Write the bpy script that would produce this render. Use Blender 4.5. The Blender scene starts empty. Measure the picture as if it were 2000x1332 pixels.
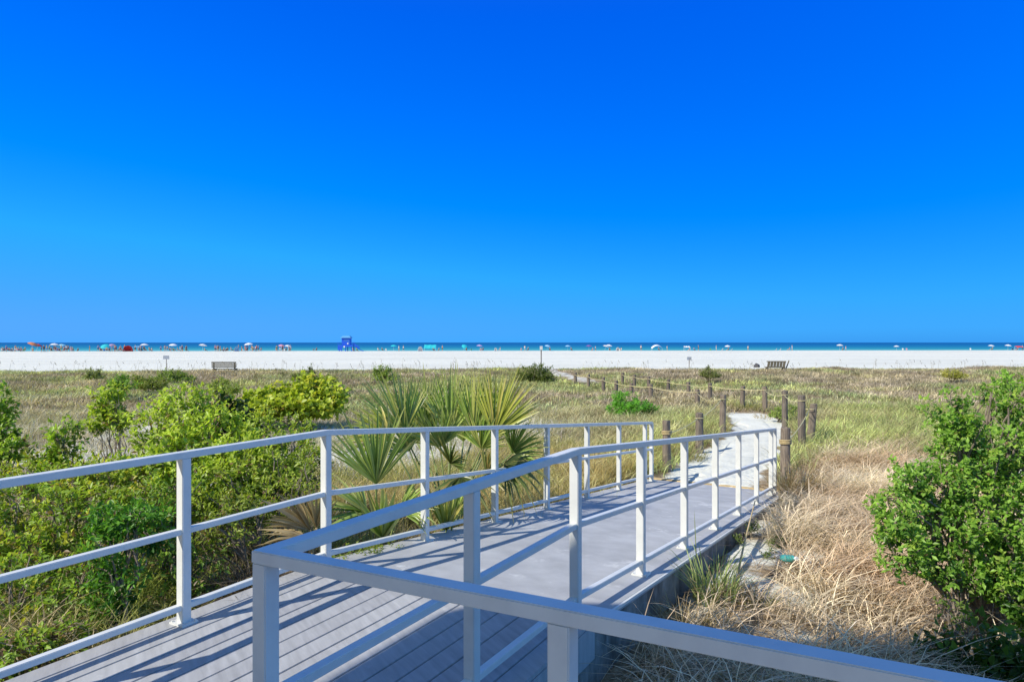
import bpy, bmesh, math, random
import numpy as np
from mathutils import Vector, Matrix

R = math.radians
rng = np.random.default_rng(11)
random.seed(11)
scene = bpy.context.scene
col = scene.collection

# ------------------------------------------------------------------ frame of the boardwalk
F = 1340.0                     # focal length in photo pixels (2000 px wide photo)
EYE = 1.75                     # eye height above the level deck (z = 0)
TH = R(29.5)
U = Vector((math.sin(TH), math.cos(TH), 0))       # along the walk, towards the beach
V = Vector((math.cos(TH), -math.sin(TH), 0))      # across, to the right
R0 = Vector((0.41, 4.42, 0))   # slope break on the right-hand railing line
L0 = Vector((-1.45, 5.35, 0))  # slope break on the left-hand railing line
SLOPE = 0.0925
RAMP = 8.2
Z = Vector((0, 0, 1))


def at(px, py, d):
    """world point that lies d metres ahead and shows at a photo position"""
    return Vector(((px - 1000) / F * d, d, EYE - (py - 669) / F * d))


def deck_z(s):
    return -SLOPE * max(0.0, min(s, RAMP + .3))


# ------------------------------------------------------------------ object helpers
def tag(o, label=None, cat=None, group=None, kind=None):
    if label: o['label'] = label
    if cat: o['category'] = cat
    if group: o['group'] = group
    if kind: o['kind'] = kind
    return o


def empty(name, loc=(0, 0, 0), rz=0):
    o = bpy.data.objects.new(name, None)
    o.location = loc
    o.rotation_euler = (0, 0, rz)
    o.empty_display_size = .2
    col.objects.link(o)
    return o


def link(name, me, mat=None, parent=None):
    o = bpy.data.objects.new(name, me)
    if mat is not None:
        me.materials.clear()
        for m in (mat if isinstance(mat, (list, tuple)) else [mat]):
            me.materials.append(m)
    col.objects.link(o)
    if parent is not None:
        o.parent = parent
    return o


def obj(name, bm, mat, parent=None, smooth=False, bevel=0.0):
    if bevel:
        bmesh.ops.bevel(bm, geom=list(bm.edges), offset=bevel, segments=2, affect='EDGES', clamp_overlap=True)
    bmesh.ops.recalc_face_normals(bm, faces=bm.faces)
    me = bpy.data.meshes.new(name)
    bm.to_mesh(me)
    bm.free()
    if smooth:
        me.polygons.foreach_set('use_smooth', [True] * len(me.polygons))
    return link(name, me, mat, parent)


def copy_tree(o, parent=None):
    c = o.copy()
    col.objects.link(c)
    c.parent = parent
    for ch in list(o.children):
        copy_tree(ch, c)
    return c


def box(bm, c, sx, sy, sz, ax=None, ay=None, az=None):
    """box with its centre at c, half sizes given along three axes"""
    ax = ax or Vector((1, 0, 0)); ay = ay or Vector((0, 1, 0)); az = az or Z
    vs = []
    for k in (-1, 1):
        for j in (-1, 1):
            for i in (-1, 1):
                vs.append(bm.verts.new(Vector(c) + ax * (i * sx / 2) + ay * (j * sy / 2) + az * (k * sz / 2)))
    for f in ((0, 2, 3, 1), (4, 5, 7, 6), (0, 1, 5, 4), (2, 6, 7, 3), (0, 4, 6, 2), (1, 3, 7, 5)):
        bm.faces.new([vs[i] for i in f])
    return vs


def bar(bm, p0, p1, w, h, up=Z):
    p0 = Vector(p0); p1 = Vector(p1)
    d = (p1 - p0).normalized()
    side = d.cross(up).normalized()
    u2 = side.cross(d)
    return box(bm, (p0 + p1) / 2, (p1 - p0).length, w, h, d, side, u2)


def sweep(bm, pts, w, h):
    """rectangular rail through pts (centre line), mitred in plan, vertical sides"""
    pts = [Vector(p) for p in pts]
    rings = []
    n = len(pts)
    for i, p in enumerate(pts):
        a = (pts[i] - pts[i - 1]) if i > 0 else (pts[1] - pts[0])
        b = (pts[i + 1] - pts[i]) if i < n - 1 else a
        a = Vector((a.x, a.y, 0)); b = Vector((b.x, b.y, 0))
        a = a.normalized() if a.length > 1e-6 else b.normalized()
        b = b.normalized() if b.length > 1e-6 else a
        na = Vector((a.y, -a.x, 0)); nb = Vector((b.y, -b.x, 0))
        m = (na + nb)
        m = m / max(m.length_squared, 1e-6) * 2
        m = m * 1.0
        off = m * (w / 2)
        rings.append([bm.verts.new(p + off + Z * (h / 2)), bm.verts.new(p - off + Z * (h / 2)),
                      bm.verts.new(p - off - Z * (h / 2)), bm.verts.new(p + off - Z * (h / 2))])
    for r0, r1 in zip(rings, rings[1:]):
        for i in range(4):
            bm.faces.new((r0[i], r0[(i + 1) % 4], r1[(i + 1) % 4], r1[i]))
    bm.faces.new(rings[0]); bm.faces.new(rings[-1])


def tube(bm, pts, rad, seg=8, cap=True):
    pts = [Vector(p) for p in pts]
    rads = rad if isinstance(rad, (list, tuple)) else [rad] * len(pts)
    rings = []
    for i, p in enumerate(pts):
        d = (pts[min(i + 1, len(pts) - 1)] - pts[max(i - 1, 0)])
        d = d.normalized() if d.length > 1e-9 else Z
        ref = Vector((1, 0, 0)) if abs(d.z) > .8 else Z
        a = d.cross(ref).normalized(); b = d.cross(a)
        rings.append([bm.verts.new(p + (a * math.cos(t) + b * math.sin(t)) * rads[i])
                      for t in (2 * math.pi * k / seg for k in range(seg))])
    for r0, r1 in zip(rings, rings[1:]):
        for k in range(seg):
            bm.faces.new((r0[k], r0[(k + 1) % seg], r1[(k + 1) % seg], r1[k]))
    if cap:
        bm.faces.new(rings[0]); bm.faces.new(rings[-1])
    return rings


# ------------------------------------------------------------------ materials
def nodes_of(name):
    m = bpy.data.materials.new(name)
    m.use_nodes = True
    nt = m.node_tree
    b = nt.nodes['Principled BSDF']
    return m, nt, b


def N(nt, typ, **kw):
    n = nt.nodes.new(typ)
    for k, v in kw.items():
        setattr(n, k, v)
    return n


def noise_fac(nt, scale, detail=4, rough=.55, vec=None, coord='Object', stretch=None):
    if vec is None:
        tc = N(nt, 'ShaderNodeTexCoord')
        vec = tc.outputs[coord]
    if stretch:
        mp = N(nt, 'ShaderNodeMapping')
        mp.inputs['Scale'].default_value = stretch
        nt.links.new(vec, mp.inputs['Vector'])
        vec = mp.outputs[0]
    n = N(nt, 'ShaderNodeTexNoise')
    n.inputs['Scale'].default_value = scale
    n.inputs['Detail'].default_value = detail
    n.inputs['Roughness'].default_value = rough
    nt.links.new(vec, n.inputs['Vector'])
    return n.outputs['Fac']


def ramp(nt, fac, stops):
    r = N(nt, 'ShaderNodeValToRGB')
    e = r.color_ramp.elements
    while len(e) > 1:
        e.remove(e[-1])
    e[0].position = stops[0][0]; e[0].color = (*stops[0][1], 1)
    for p, c in stops[1:]:
        k = e.new(p); k.color = (*c, 1)
    nt.links.new(fac, r.inputs['Fac'])
    return r.outputs['Color']


def mix(nt, fac, a, b, mode='MIX'):
    m = N(nt, 'ShaderNodeMix', data_type='RGBA', blend_type=mode)
    for sock, v in ((m.inputs[0], fac), (m.inputs[6], a), (m.inputs[7], b)):
        if isinstance(v, (int, float)):
            sock.default_value = v
        elif isinstance(v, tuple):
            sock.default_value = (*v, 1)
        else:
            nt.links.new(v, sock)
    return m.outputs[2]


def bump(nt, b, fac, strength, dist=.01):
    n = N(nt, 'ShaderNodeBump')
    n.inputs['Strength'].default_value = strength
    n.inputs['Distance'].default_value = dist
    nt.links.new(fac, n.inputs['Height'])
    nt.links.new(n.outputs[0], b.inputs['Normal'])


def simple(name, c, rough=.6, var=.12, scale=6, metal=0.0, spec=.4):
    m, nt, b = nodes_of(name)
    f = noise_fac(nt, scale)
    lo = tuple(max(0, x * (1 - var)) for x in c); hi = tuple(min(1, x * (1 + var)) for x in c)
    nt.links.new(ramp(nt, f, [(.3, lo), (.7, hi)]), b.inputs['Base Color'])
    b.inputs['Roughness'].default_value = rough
    b.inputs['Metallic'].default_value = metal
    b.inputs['Specular IOR Level'].default_value = spec
    return m


def mat_paint():
    m, nt, b = nodes_of('grey_white_paint')
    f = noise_fac(nt, 9, 5)
    f2 = noise_fac(nt, 160, 3)
    c = ramp(nt, f, [(.16, (.46, .45, .42)), (.28, (.65, .655, .63)), (.5, (.71, .715, .68)), (.75, (.74, .745, .71))])
    st = noise_fac(nt, 60, 3, stretch=(1, 1, .12))
    dirt = ramp(nt, st, [(.60, (1, 1, 1)), (.74, (.80, .79, .76))])
    nt.links.new(c, b.inputs['Base Color'])
    b.inputs['Roughness'].default_value = .42
    b.inputs['Specular IOR Level'].default_value = .45
    bump(nt, b, f2, .04, .001)
    return m


def mat_deck(name, base, smear, grain=9):
    m, nt, b = nodes_of(name)
    tc = N(nt, 'ShaderNodeTexCoord')
    rot = N(nt, 'ShaderNodeVectorRotate', rotation_type='Z_AXIS')
    rot.inputs['Angle'].default_value = -TH
    nt.links.new(tc.outputs['Object'], rot.inputs['Vector'])
    vec = rot.outputs[0]
    g = noise_fac(nt, 3.0, 5, vec=vec, stretch=(grain, 1, 1))
    sp = noise_fac(nt, 130, 2, vec=vec)
    bl = noise_fac(nt, 1.6, 4, vec=vec)
    lo = tuple(x * .86 for x in base); hi = tuple(min(1, x * 1.14) for x in base)
    c = ramp(nt, g, [(.3, lo), (.7, hi)])
    c = mix(nt, ramp(nt, sp, [(.66, (0, 0, 0)), (.74, (.5, .5, .5))]), c, tuple(min(1, x * 1.5) for x in base))
    vor = noise_fac(nt, 4.6, 3, .6, vec=vec, stretch=(1.5, 1.2, 1))
    spot = ramp(nt, vor, [(.60, (0, 0, 0)), (.70, (.55, .55, .55))])
    big = ramp(nt, bl, [(.42, (0, 0, 0)), (.6, (1, 1, 1))])
    f = mix(nt, 1.0, spot, big, 'MULTIPLY')
    c = mix(nt, f, c, smear)
    dk = ramp(nt, noise_fac(nt, .9, 5, vec=vec), [(.35, (.86, .86, .87)), (.6, (1, 1, 1))])
    c = mix(nt, .8, c, dk, 'MULTIPLY')
    oi = N(nt, 'ShaderNodeObjectInfo')
    c = mix(nt, .7, c, ramp(nt, oi.outputs['Random'], [(0, (.80, .80, .81)), (1, (1.06, 1.06, 1.05))]), 'MULTIPLY')
    nt.links.new(c, b.inputs['Base Color'])
    b.inputs['Roughness'].default_value = .7
    b.inputs['Specular IOR Level'].default_value = .25
    bump(nt, b, sp, .2, .003)
    return m


def mat_concrete():
    m, nt, b = nodes_of('stained_concrete')
    f = noise_fac(nt, 5, 6)
    st = noise_fac(nt, 2.2, 6, .7, stretch=(1.6, 1.6, .6))
    c = ramp(nt, f, [(.3, (.20, .185, .165)), (.7, (.40, .375, .34))])
    c = mix(nt, .85, c, ramp(nt, st, [(.36, (.30, .27, .24)), (.56, (1, 1, 1))]), 'MULTIPLY')
    nt.links.new(c, b.inputs['Base Color'])
    b.inputs['Roughness'].default_value = .9
    bump(nt, b, noise_fac(nt, 40, 4), .4, .01)
    return m


def mat_sand(name, litter=False, dim=1.0):
    m, nt, b = nodes_of(name)
    f = noise_fac(nt, 1.3, 6)
    fine = noise_fac(nt, 30, 5)
    c = ramp(nt, f, [(.3, (.70, .695, .62)), (.55, (.79, .785, .70)), (.8, (.83, .83, .75))])
    c = mix(nt, .5, c, ramp(nt, fine, [(.35, (.84, .83, .81)), (.55, (1, 1, 1))]), 'MULTIPLY')
    c = mix(nt, 1.0, c, ramp(nt, noise_fac(nt, .045, 5, .65, stretch=(.5, 1.4, 1)), [(.34, (.93, .93, .92)), (.5, (1.0, 1.0, .99)), (.66, (1.05, 1.05, 1.04))]), 'MULTIPLY')
    if litter:
        at_ = N(nt, 'ShaderNodeAttribute', attribute_name='cover')
        l1 = noise_fac(nt, 14, 6, .7)
        lc = ramp(nt, l1, [(.3, (.14, .10, .06)), (.5, (.30, .22, .13)), (.72, (.50, .41, .28))])
        edge = noise_fac(nt, 2.2, 6, .65)
        ad = N(nt, 'ShaderNodeMath', operation='ADD')
        nt.links.new(at_.outputs['Fac'], ad.inputs[0]); nt.links.new(edge, ad.inputs[1])
        fac = ramp(nt, ad.outputs[0], [(.78, (0, 0, 0)), (1.0, (1, 1, 1))])
        c = mix(nt, fac, c, lc)
    if dim < 1:
        c = mix(nt, 1.0, c, ramp(nt, noise_fac(nt, 5, 6, .7), [(.28, (.72, .70, .67)), (.42, (dim, dim, dim)), (.7, (1, 1, 1))]), 'MULTIPLY')
    nt.links.new(c, b.inputs['Base Color'])
    b.inputs['Roughness'].default_value = .95
    b.inputs['Specular IOR Level'].default_value = .1
    h = mix(nt, .6, noise_fac(nt, 3.5, 5, .6), noise_fac(nt, 9, 4))
    bump(nt, b, h, .8 if dim == 1 else .42, .12)
    return m


def mat_water():
    m, nt, b = nodes_of('sea_water')
    geo = N(nt, 'ShaderNodeNewGeometry')
    sx = N(nt, 'ShaderNodeSeparateXYZ')
    nt.links.new(geo.outputs['Position'], sx.inputs[0])
    mr = N(nt, 'ShaderNodeMapRange')                       # 1/distance reads as depth of water
    dv = N(nt, 'ShaderNodeMath', operation='DIVIDE'); dv.inputs[0].default_value = 260.0
    nt.links.new(sx.outputs['Y'], dv.inputs[1])
    streak = noise_fac(nt, .012, 4, vec=geo.outputs['Position'], stretch=(.25, 1.6, 1))
    ad = N(nt, 'ShaderNodeMath', operation='MULTIPLY_ADD'); ad.inputs[1].default_value = .22
    nt.links.new(streak, ad.inputs[0]); nt.links.new(dv.outputs[0], ad.inputs[2])
    c = ramp(nt, ad.outputs[0], [(.10, (.004, .085, .26)), (.30, (.006, .12, .31)), (.58, (.012, .18, .34)),
                                 (.86, (.03, .29, .36)), (1.0, (.10, .40, .42))])
    nt.links.new(c, b.inputs['Base Color'])
    b.inputs['Roughness'].default_value = .55
    b.inputs['Specular IOR Level'].default_value = .12
    w = noise_fac(nt, .35, 4, vec=geo.outputs['Position'], stretch=(.4, 1, 1))
    bump(nt, b, w, .5, .5)
    return m


def mat_plant(name, trans=.3, rough=.55, spec=.3, tint=(1, 1, 1)):
    """leaf material: colour comes from the mesh's own per-leaf colours, varied by noise"""
    m, nt, b = nodes_of(name)
    a = N(nt, 'ShaderNodeAttribute', attribute_name='Col')
    v = ramp(nt, noise_fac(nt, 7, 3), [(.3, (.82, .82, .82)), (.7, (1.1, 1.1, 1.1))])
    c = mix(nt, 1.0, a.outputs['Color'], v, 'MULTIPLY')
    nt.links.new(c, b.inputs['Base Color'])
    b.inputs['Roughness'].default_value = rough
    b.inputs['Specular IOR Level'].default_value = spec
    t = N(nt, 'ShaderNodeBsdfTranslucent')
    tc = mix(nt, 1.0, c, (1.15 * tint[0], 1.15 * tint[1], .55 * tint[2]), 'MULTIPLY')
    nt.links.new(tc, t.inputs['Color'])
    ms = N(nt, 'ShaderNodeMixShader'); ms.inputs[0].default_value = trans
    nt.links.new(b.outputs[0], ms.inputs[1]); nt.links.new(t.outputs[0], ms.inputs[2])
    nt.links.new(ms.outputs[0], nt.nodes['Material Output'].inputs['Surface'])
    return m


def mat_wood(name, lo, hi, stretch=(6, 6, .6)):
    m, nt, b = nodes_of(name)
    g = noise_fac(nt, 8, 6, .65, stretch=stretch)
    c = ramp(nt, g, [(.3, lo), (.68, hi)])
    crack = ramp(nt, noise_fac(nt, 14, 3, stretch=(stretch[0] * 2, stretch[1] * 2, stretch[2] * .5)),
                 [(.30, (.25, .24, .23)), (.42, (1, 1, 1))])
    c = mix(nt, .8, c, crack, 'MULTIPLY')
    oi = N(nt, 'ShaderNodeObjectInfo')
    c = mix(nt, .8, c, ramp(nt, oi.outputs['Random'], [(0, (.7, .7, .72)), (1, (1.05, 1, .96))]), 'MULTIPLY')
    nt.links.new(c, b.inputs['Base Color'])
    b.inputs['Roughness'].default_value = .9
    b.inputs['Specular IOR Level'].default_value = .15
    bump(nt, b, g, .6, .02)
    return m


M = {}
M['paint'] = mat_paint()
M['board'] = mat_deck('grey_composite_board', (.44, .44, .44), (.56, .56, .56))
M['ramp'] = mat_deck('grey_coated_ramp', (.46, .465, .47), (.76, .76, .75), 1.3)
M['concrete'] = mat_concrete()
M['sand'] = mat_sand('white_quartz_sand')
M['path_sand'] = mat_sand('trodden_path_sand', False, .97)
M['dune'] = mat_sand('dune_sand_with_litter', True)
M['water'] = mat_water()
M['grass'] = mat_plant('grass_blades', .35, .6, .2)
M['dry'] = mat_plant('dry_grass_blades', .25, .75, .12)
M['leaf'] = mat_plant('shrub_leaves', .45, .40, .42)
M['frond'] = mat_plant('palm_fronds', .28, .30, .55)
M['twig'] = mat_wood('twig_bark', (.18, .145, .11), (.40, .34, .27))
M['post'] = mat_wood('weathered_timber', (.12, .10, .08), (.34, .29, .24))
M['rope'] = simple('tan_rope', (.46, .36, .19), .9, .25, 40)
M['yellow_rope'] = simple('faded_yellow_rope', (.62, .55, .30), .9, .25, 40)
M['tan_wood'] = simple('tan_wood', (.55, .42, .22), .85, .3, 7)
M['steel'] = simple('galvanised_steel', (.5, .5, .5), .45, .15, 20, .6)

# ------------------------------------------------------------------ world, sun, camera
SUN = Vector((-.636, -.406, .656)).normalized()
w = bpy.data.worlds.new('World'); scene.world = w; w.use_nodes = True
nt = w.node_tree
bg = nt.nodes['Background']
sky = N(nt, 'ShaderNodeTexSky', sky_type='NISHITA')
sky.sun_disc = False
sky.sun_elevation = math.asin(SUN.z)
sky.sun_rotation = R(122.5)
sky.air_density = 1.0; sky.dust_density = .3; sky.ozone_density = 3.0
sep = N(nt, 'ShaderNodeSeparateColor'); nt.links.new(sky.outputs[0], sep.inputs[0])


def mth(op, a, b=None, c=None, clamp=False):
    n = N(nt, 'ShaderNodeMath', operation=op); n.use_clamp = clamp
    for i, v in enumerate((a, b, c)):
        if v is None: continue
        if isinstance(v, (int, float)): n.inputs[i].default_value = v
        else: nt.links.new(v, n.inputs[i])
    return n.outputs[0]


r_ = mth('MAXIMUM', mth('MULTIPLY', mth('SUBTRACT', sep.outputs[0], 2.3), .165), 0.0)
g_ = mth('MINIMUM', mth('MULTIPLY_ADD', sep.outputs[1], .74, -.11), 4.05)
b_ = mth('MINIMUM', mth('MULTIPLY', mth('POWER', mth('MULTIPLY', sep.outputs[2], .1), .45), 14.5), 10.2)
cmb = N(nt, 'ShaderNodeCombineColor')
for i, v in enumerate((r_, g_, b_)): nt.links.new(v, cmb.inputs[i])
tc = N(nt, 'ShaderNodeTexCoord'); sx = N(nt, 'ShaderNodeSeparateXYZ')
nt.links.new(tc.outputs['Generated'], sx.inputs[0])
mr = N(nt, 'ShaderNodeMapRange', interpolation_type='SMOOTHSTEP')
mr.inputs['From Min'].default_value = .42; mr.inputs['From Max'].default_value = .85
nt.links.new(sx.outputs['Z'], mr.inputs['Value'])
zen = mix(nt, 1.0, sky.outputs[0], (1.15, 1.5, 1.55), 'MULTIPLY')
sunw = N(nt, 'ShaderNodeVectorMath', operation='DOT_PRODUCT')      # the sky whitens towards the sun
nt.links.new(tc.outputs['Generated'], sunw.inputs[0])
sunw.inputs[1].default_value = (SUN.x, SUN.y, 0)
mr2 = N(nt, 'ShaderNodeMapRange', interpolation_type='SMOOTHSTEP')
mr2.inputs['From Min'].default_value = .08; mr2.inputs['From Max'].default_value = .5
nt.links.new(sunw.outputs['Value'], mr2.inputs['Value'])
warm = mix(nt, 1.0, sky.outputs[0], (.95, .95, .95), 'MULTIPLY')
high = mix(nt, mr.outputs[0], cmb.outputs[0], zen)
nt.links.new(mix(nt, mr2.outputs[0], high, warm), bg.inputs['Color'])
bg.inputs['Strength'].default_value = .1

sd = bpy.data.lights.new('sun', 'SUN'); sd.energy = 5.0; sd.angle = R(.5); sd.color = (1, .945, .83)
so = bpy.data.objects.new('sun', sd); col.objects.link(so)
so.rotation_euler = SUN.to_track_quat('Z', 'Y').to_euler()
so.location = SUN * 60

cd = bpy.data.cameras.new('camera'); cam = bpy.data.objects.new('camera', cd); col.objects.link(cam)
cam.location = (0, 0, EYE); cam.rotation_euler = (R(90), 0, 0)
cd.sensor_width = 36; cd.lens = 36 * F / 2000; cd.shift_y = 3 / 2000
cd.clip_start = .05; cd.clip_end = 30000
scene.camera = cam
scene.view_settings.view_transform = 'Standard'
scene.view_settings.look = 'None'
scene.view_settings.exposure = 0
scene.cycles.max_bounces = 6
scene.cycles.transparent_max_bounces = 4
scene.cycles.use_denoising = True

# ------------------------------------------------------------------ terrain
def vnoise(x, y, seed=0):
    xi = np.floor(x); yi = np.floor(y)
    fx = x - xi; fy = y - yi
    fx = fx * fx * (3 - 2 * fx); fy = fy * fy * (3 - 2 * fy)

    def h(a, b):
        v = np.sin(a * 127.1 + b * 311.7 + seed * 74.7) * 43758.5453
        return v - np.floor(v)
    return (h(xi, yi) * (1 - fx) + h(xi + 1, yi) * fx) * (1 - fy) + (h(xi, yi + 1) * (1 - fx) + h(xi + 1, yi + 1) * fx) * fy


def fbm(x, y, s, seed=0, octv=4):
    t = 0; a = .5; n = 0
    for k in range(octv):
        t = t + a * vnoise(x * s, y * s, seed + k * 13); n += a
        s *= 2.03; a *= .5
    return t / n


def sstep(a, b, x):
    t = np.clip((x - a) / (b - a), 0, 1)
    return t * t * (3 - 2 * t)


PATH = np.array([(3.55, 12.15), (4.0, 13.0), (4.9, 15.0), (6.3, 17.6), (7.5, 21), (8.2, 24.3), (8.0, 27.4), (6.9, 30.2), (6.0, 33),
                 (5.5, 36), (5.0, 39.5), (4.4, 43), (3.4, 48), (2.6, 54), (2.2, 62), (2, 72)])


def path_dist(x, y):
    best = np.full(np.shape(x), 1e9)
    for (ax, ay), (bx, by) in zip(PATH, PATH[1:]):
        dx, dy = bx - ax, by - ay
        t = np.clip(((x - ax) * dx + (y - ay) * dy) / (dx * dx + dy * dy), 0, 1)
        best = np.minimum(best, np.hypot(x - ax - t * dx, y - ay - t * dy))
    return best


def st(x, y):
    return (x - R0.x) * U.x + (y - R0.y) * U.y, (x - R0.x) * V.x + (y - R0.y) * V.y


def crest_y(x):
    return 53 + .10 * np.clip(x, -60, 90)


def height(x, y):
    x = np.asarray(x, float); y = np.asarray(y, float)
    s, t = st(x, y)
    far = sstep(8, 28, y)
    h = -.69 + (fbm(x, y, .22, 3) - .5) * (.16 + .34 * far) + (fbm(x, y, 1.1, 5) - .5) * .10
    # raised ground along the left of the deck
    h = h + .47 * sstep(4.5, -1.5, s) * np.exp(-np.clip(-2.25 - t, 0, 99) / 4.0) * sstep(-1.6, -2.3, t)
    # sandy bank left of the ramp end
    h = h + .16 * np.exp(-(((x - 3.6) / .9) ** 2 + ((y - 16.0) / 1.6) ** 2))
    yc = crest_y(x)
    h = h + .26 * np.exp(-((y - yc) / 9.0) ** 2)
    pd = path_dist(x, y)
    k = sstep(1.9, .9, pd) * sstep(60, 45, y)
    k = k * sstep(31, 24, y)
    h = h * (1 - k) + (-.735 + .12 * sstep(20, 45, y) + (fbm(x, y, .9, 9) - .5) * .07) * k
    nr = sstep(2.6, .9, t) * sstep(-.1, .1, t) * sstep(9.5, 7.5, s)
    h = h * (1 - nr) + (np.interp(s, [-6, -1, 0, 2, 4.5, 6.5, 8.5], [-.62, -.50, -.44, -.47, -.53, -.635, -.735]) + (fbm(x, y, 2.2, 15) - .5) * .10) * nr
    # under and beside the walk
    rz = -SLOPE * np.clip(s, 0, RAMP)
    under = sstep(-2.55, -2.30, t) * sstep(.19, .12, t) * sstep(RAMP + .05, RAMP - .25, s)
    h = np.where(under > 0, h * (1 - under) + np.minimum(h, rz - .34) * under, h)
    endk = np.exp(-((s - RAMP - .4) / .6) ** 2) * sstep(-2.6, -2.0, t) * sstep(.5, 0, t) * sstep(RAMP - .25, RAMP + .05, s)
    h = h * (1 - endk) + (-SLOPE * RAMP + .012) * endk
    b = sstep(0, 20, y - yc)
    h = h * (1 - b) + (-1.35 + (fbm(x, y, .05, 21) - .5) * .10) * b
    # down to the water
    ys = 250 + .085 * x
    h = h - .6 * sstep(-3, 60, y - ys)
    return h


def cover(x, y):
    """how much of the ground the vegetation and its litter hide, 0..1"""
    x = np.asarray(x, float); y = np.asarray(y, float)
    s, t = st(x, y)
    n = fbm(x, y, .33, 31)
    c = .72 + (n - .5) * .5
    left = sstep(-5, -7.5, t) * sstep(9, 11.5, y) * sstep(24, 19, y)      # sandy hollow beyond the left-hand shrubs
    c = c - left * (.30 + 1.2 * (fbm(x, y, .5, 41) - .38))
    rp = sstep(1.0, 2.5, t) * sstep(9.5, 11, y) * sstep(17.5, 15.5, y)
    c = c - rp * (1.7 * (fbm(x, y, .6, 47) - .36))
    rn = sstep(.1, .35, t) * sstep(1.7, 1.0, t) * sstep(5.0, 3.5, s) * sstep(.8, 1.5, s)      # bare sand close beside the walk
    c = c - rn * (.2 + .9 * (fbm(x, y, 1.5, 51) - .35))
    pd = path_dist(x, y)
    c = c * (1 - (1 - sstep(.45, 1.15, pd - (fbm(x, y, 1.3, 61) - .5) * .8)) * np.maximum(sstep(25.5, 22.5, y), .42 * sstep(40, 42, y)))
    c = c * (1 - sstep(1.0, 5.0, y - crest_y(x) + (fbm(x, y, .2, 71) - .5) * 3))
    for gx, gy, gr in ((7.3, 14.9, .55), (8.3, 14.0, .5), (6.4, 13.0, .4), (2.65, 7.4, .28), (2.2, 6.2, .25), (9.4, 13.0, .5), (8.9, 15.6, .5), (3.1, 8.6, .3)):
        c = c - .75 * (.4 + 1.2 * fbm(x, y, 2.0, 91)) * np.exp(-(((x - gx) / gr) ** 2 + ((y - gy) / (gr * 1.1)) ** 2))
    return np.clip(c, 0, 1)


def grid_mesh(name, xs, ys, zf, mat, attr=None):
    X, Y = np.meshgrid(xs, ys)
    Zz = zf(X, Y)
    nx, ny = len(xs), len(ys)
    co = np.stack([X, Y, Zz], -1).reshape(-1, 3)
    i = np.arange((ny - 1) * (nx - 1)); r = i // (nx - 1); c = i % (nx - 1)
    a = r * nx + c
    quads = np.stack([a, a + 1, a + nx + 1, a + nx], -1)
    me = bpy.data.meshes.new(name)
    me.vertices.add(len(co)); me.vertices.foreach_set('co', co.astype(np.float32).ravel())
    me.loops.add(quads.size); me.loops.foreach_set('vertex_index', quads.astype(np.int32).ravel())
    me.polygons.add(len(quads))
    me.polygons.foreach_set('loop_start', (np.arange(len(quads)) * 4).astype(np.int32))
    me.polygons.foreach_set('loop_total', np.full(len(quads), 4, np.int32))
    me.polygons.foreach_set('use_smooth', np.ones(len(quads), bool))
    if attr is not None:
        at_ = me.attributes.new('cover', 'FLOAT', 'POINT')
        at_.data.foreach_set('value', attr(X, Y).astype(np.float32).ravel())
    me.update(); me.validate()
    return link(name, me, mat)


def spaced(*parts):
    out = []
    for a, b, st_ in parts:
        out += list(np.arange(a, b, st_))
    return np.array(out)


xs = spaced((-900, -200, 50), (-200, -60, 10), (-60, -14, 1.0), (-14, 12, .14), (12, 60, 1.0), (60, 200, 10), (200, 901, 50))
ys = spaced((-40, 1, 3), (1, 20, .14), (20, 82, .5), (82, 120, 4))
g = grid_mesh('ground', xs, ys, height, M['dune'], cover); g['kind'] = 'structure'
xs = spaced((-1500, -300, 60), (-300, 300, 6), (300, 1501, 60)); ys = spaced((76, 300, 4), (300, 360, 6))


def beach_z(x, y):
    return height(x, y) + .02 - .3 * sstep(84, 77, y)


g = grid_mesh('beach', xs, ys, beach_z, M['sand']); g['kind'] = 'structure'
xs = spaced((-14000, 14001, 1000)); ys = spaced((235, 400, 15), (400, 3000, 200), (3000, 26001, 1000))
g = grid_mesh('sea', xs, ys, lambda x, y: np.full(np.shape(x), -1.43), M['water']); g['kind'] = 'structure'

# sand path strip on top of the ground
bm = bmesh.new()
pp = []
for (a, b) in zip(PATH[:5], PATH[1:6]):
    for k in range(10):
        pp.append(a + (b - a) * k / 10)
pp = np.array(pp)
ker = np.ones(7) / 7
sm = np.stack([np.convolve(np.pad(pp[:, i], 3, mode='edge'), ker, 'valid') for i in (0, 1)], -1)
rows = []
for i, p in enumerate(sm):
    d = sm[min(i + 1, len(sm) - 1)] - sm[max(i - 1, 0)]; d = d / np.linalg.norm(d)
    nrm = np.array([d[1], -d[0]])
    wl = .64 + .42 * (vnoise(np.array(i * .37), np.array(3.3), 5) - .5) * 2 * .8
    wr = .64 + .42 * (vnoise(np.array(i * .41), np.array(9.3), 6) - .5) * 2 * .8
    row = []
    for q in np.linspace(-wl, wr, 13):
        xy = p + nrm * q
        z = float(height(xy[0], xy[1]))
        edge = 1 - max(0, (abs(q) / (wl if q < 0 else wr) - .65) / .35) * 2.6
        row.append(bm.verts.new((xy[0], xy[1], z + .034 * min(1, edge) - .008 + .05 * float(fbm(xy[0], xy[1], 2.6, 77) - .5) - .06 * max(0, i - 42) / 8 - .05 * max(0, 5 - i) / 5)))
    rows.append(row)
for r0, r1 in zip(rows, rows[1:]):
    for j in range(12):
        bm.faces.new((r0[j], r0[j + 1], r1[j + 1], r1[j]))
g = obj('sand_path', bm, M['path_sand'], smooth=True); g['kind'] = 'structure'

# ------------------------------------------------------------------ boardwalk
walk = empty('boardwalk', R0)
tag(walk, 'grey boardwalk of composite boards sloping down as a smooth ramp to the sand path', 'boardwalk')


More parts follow.
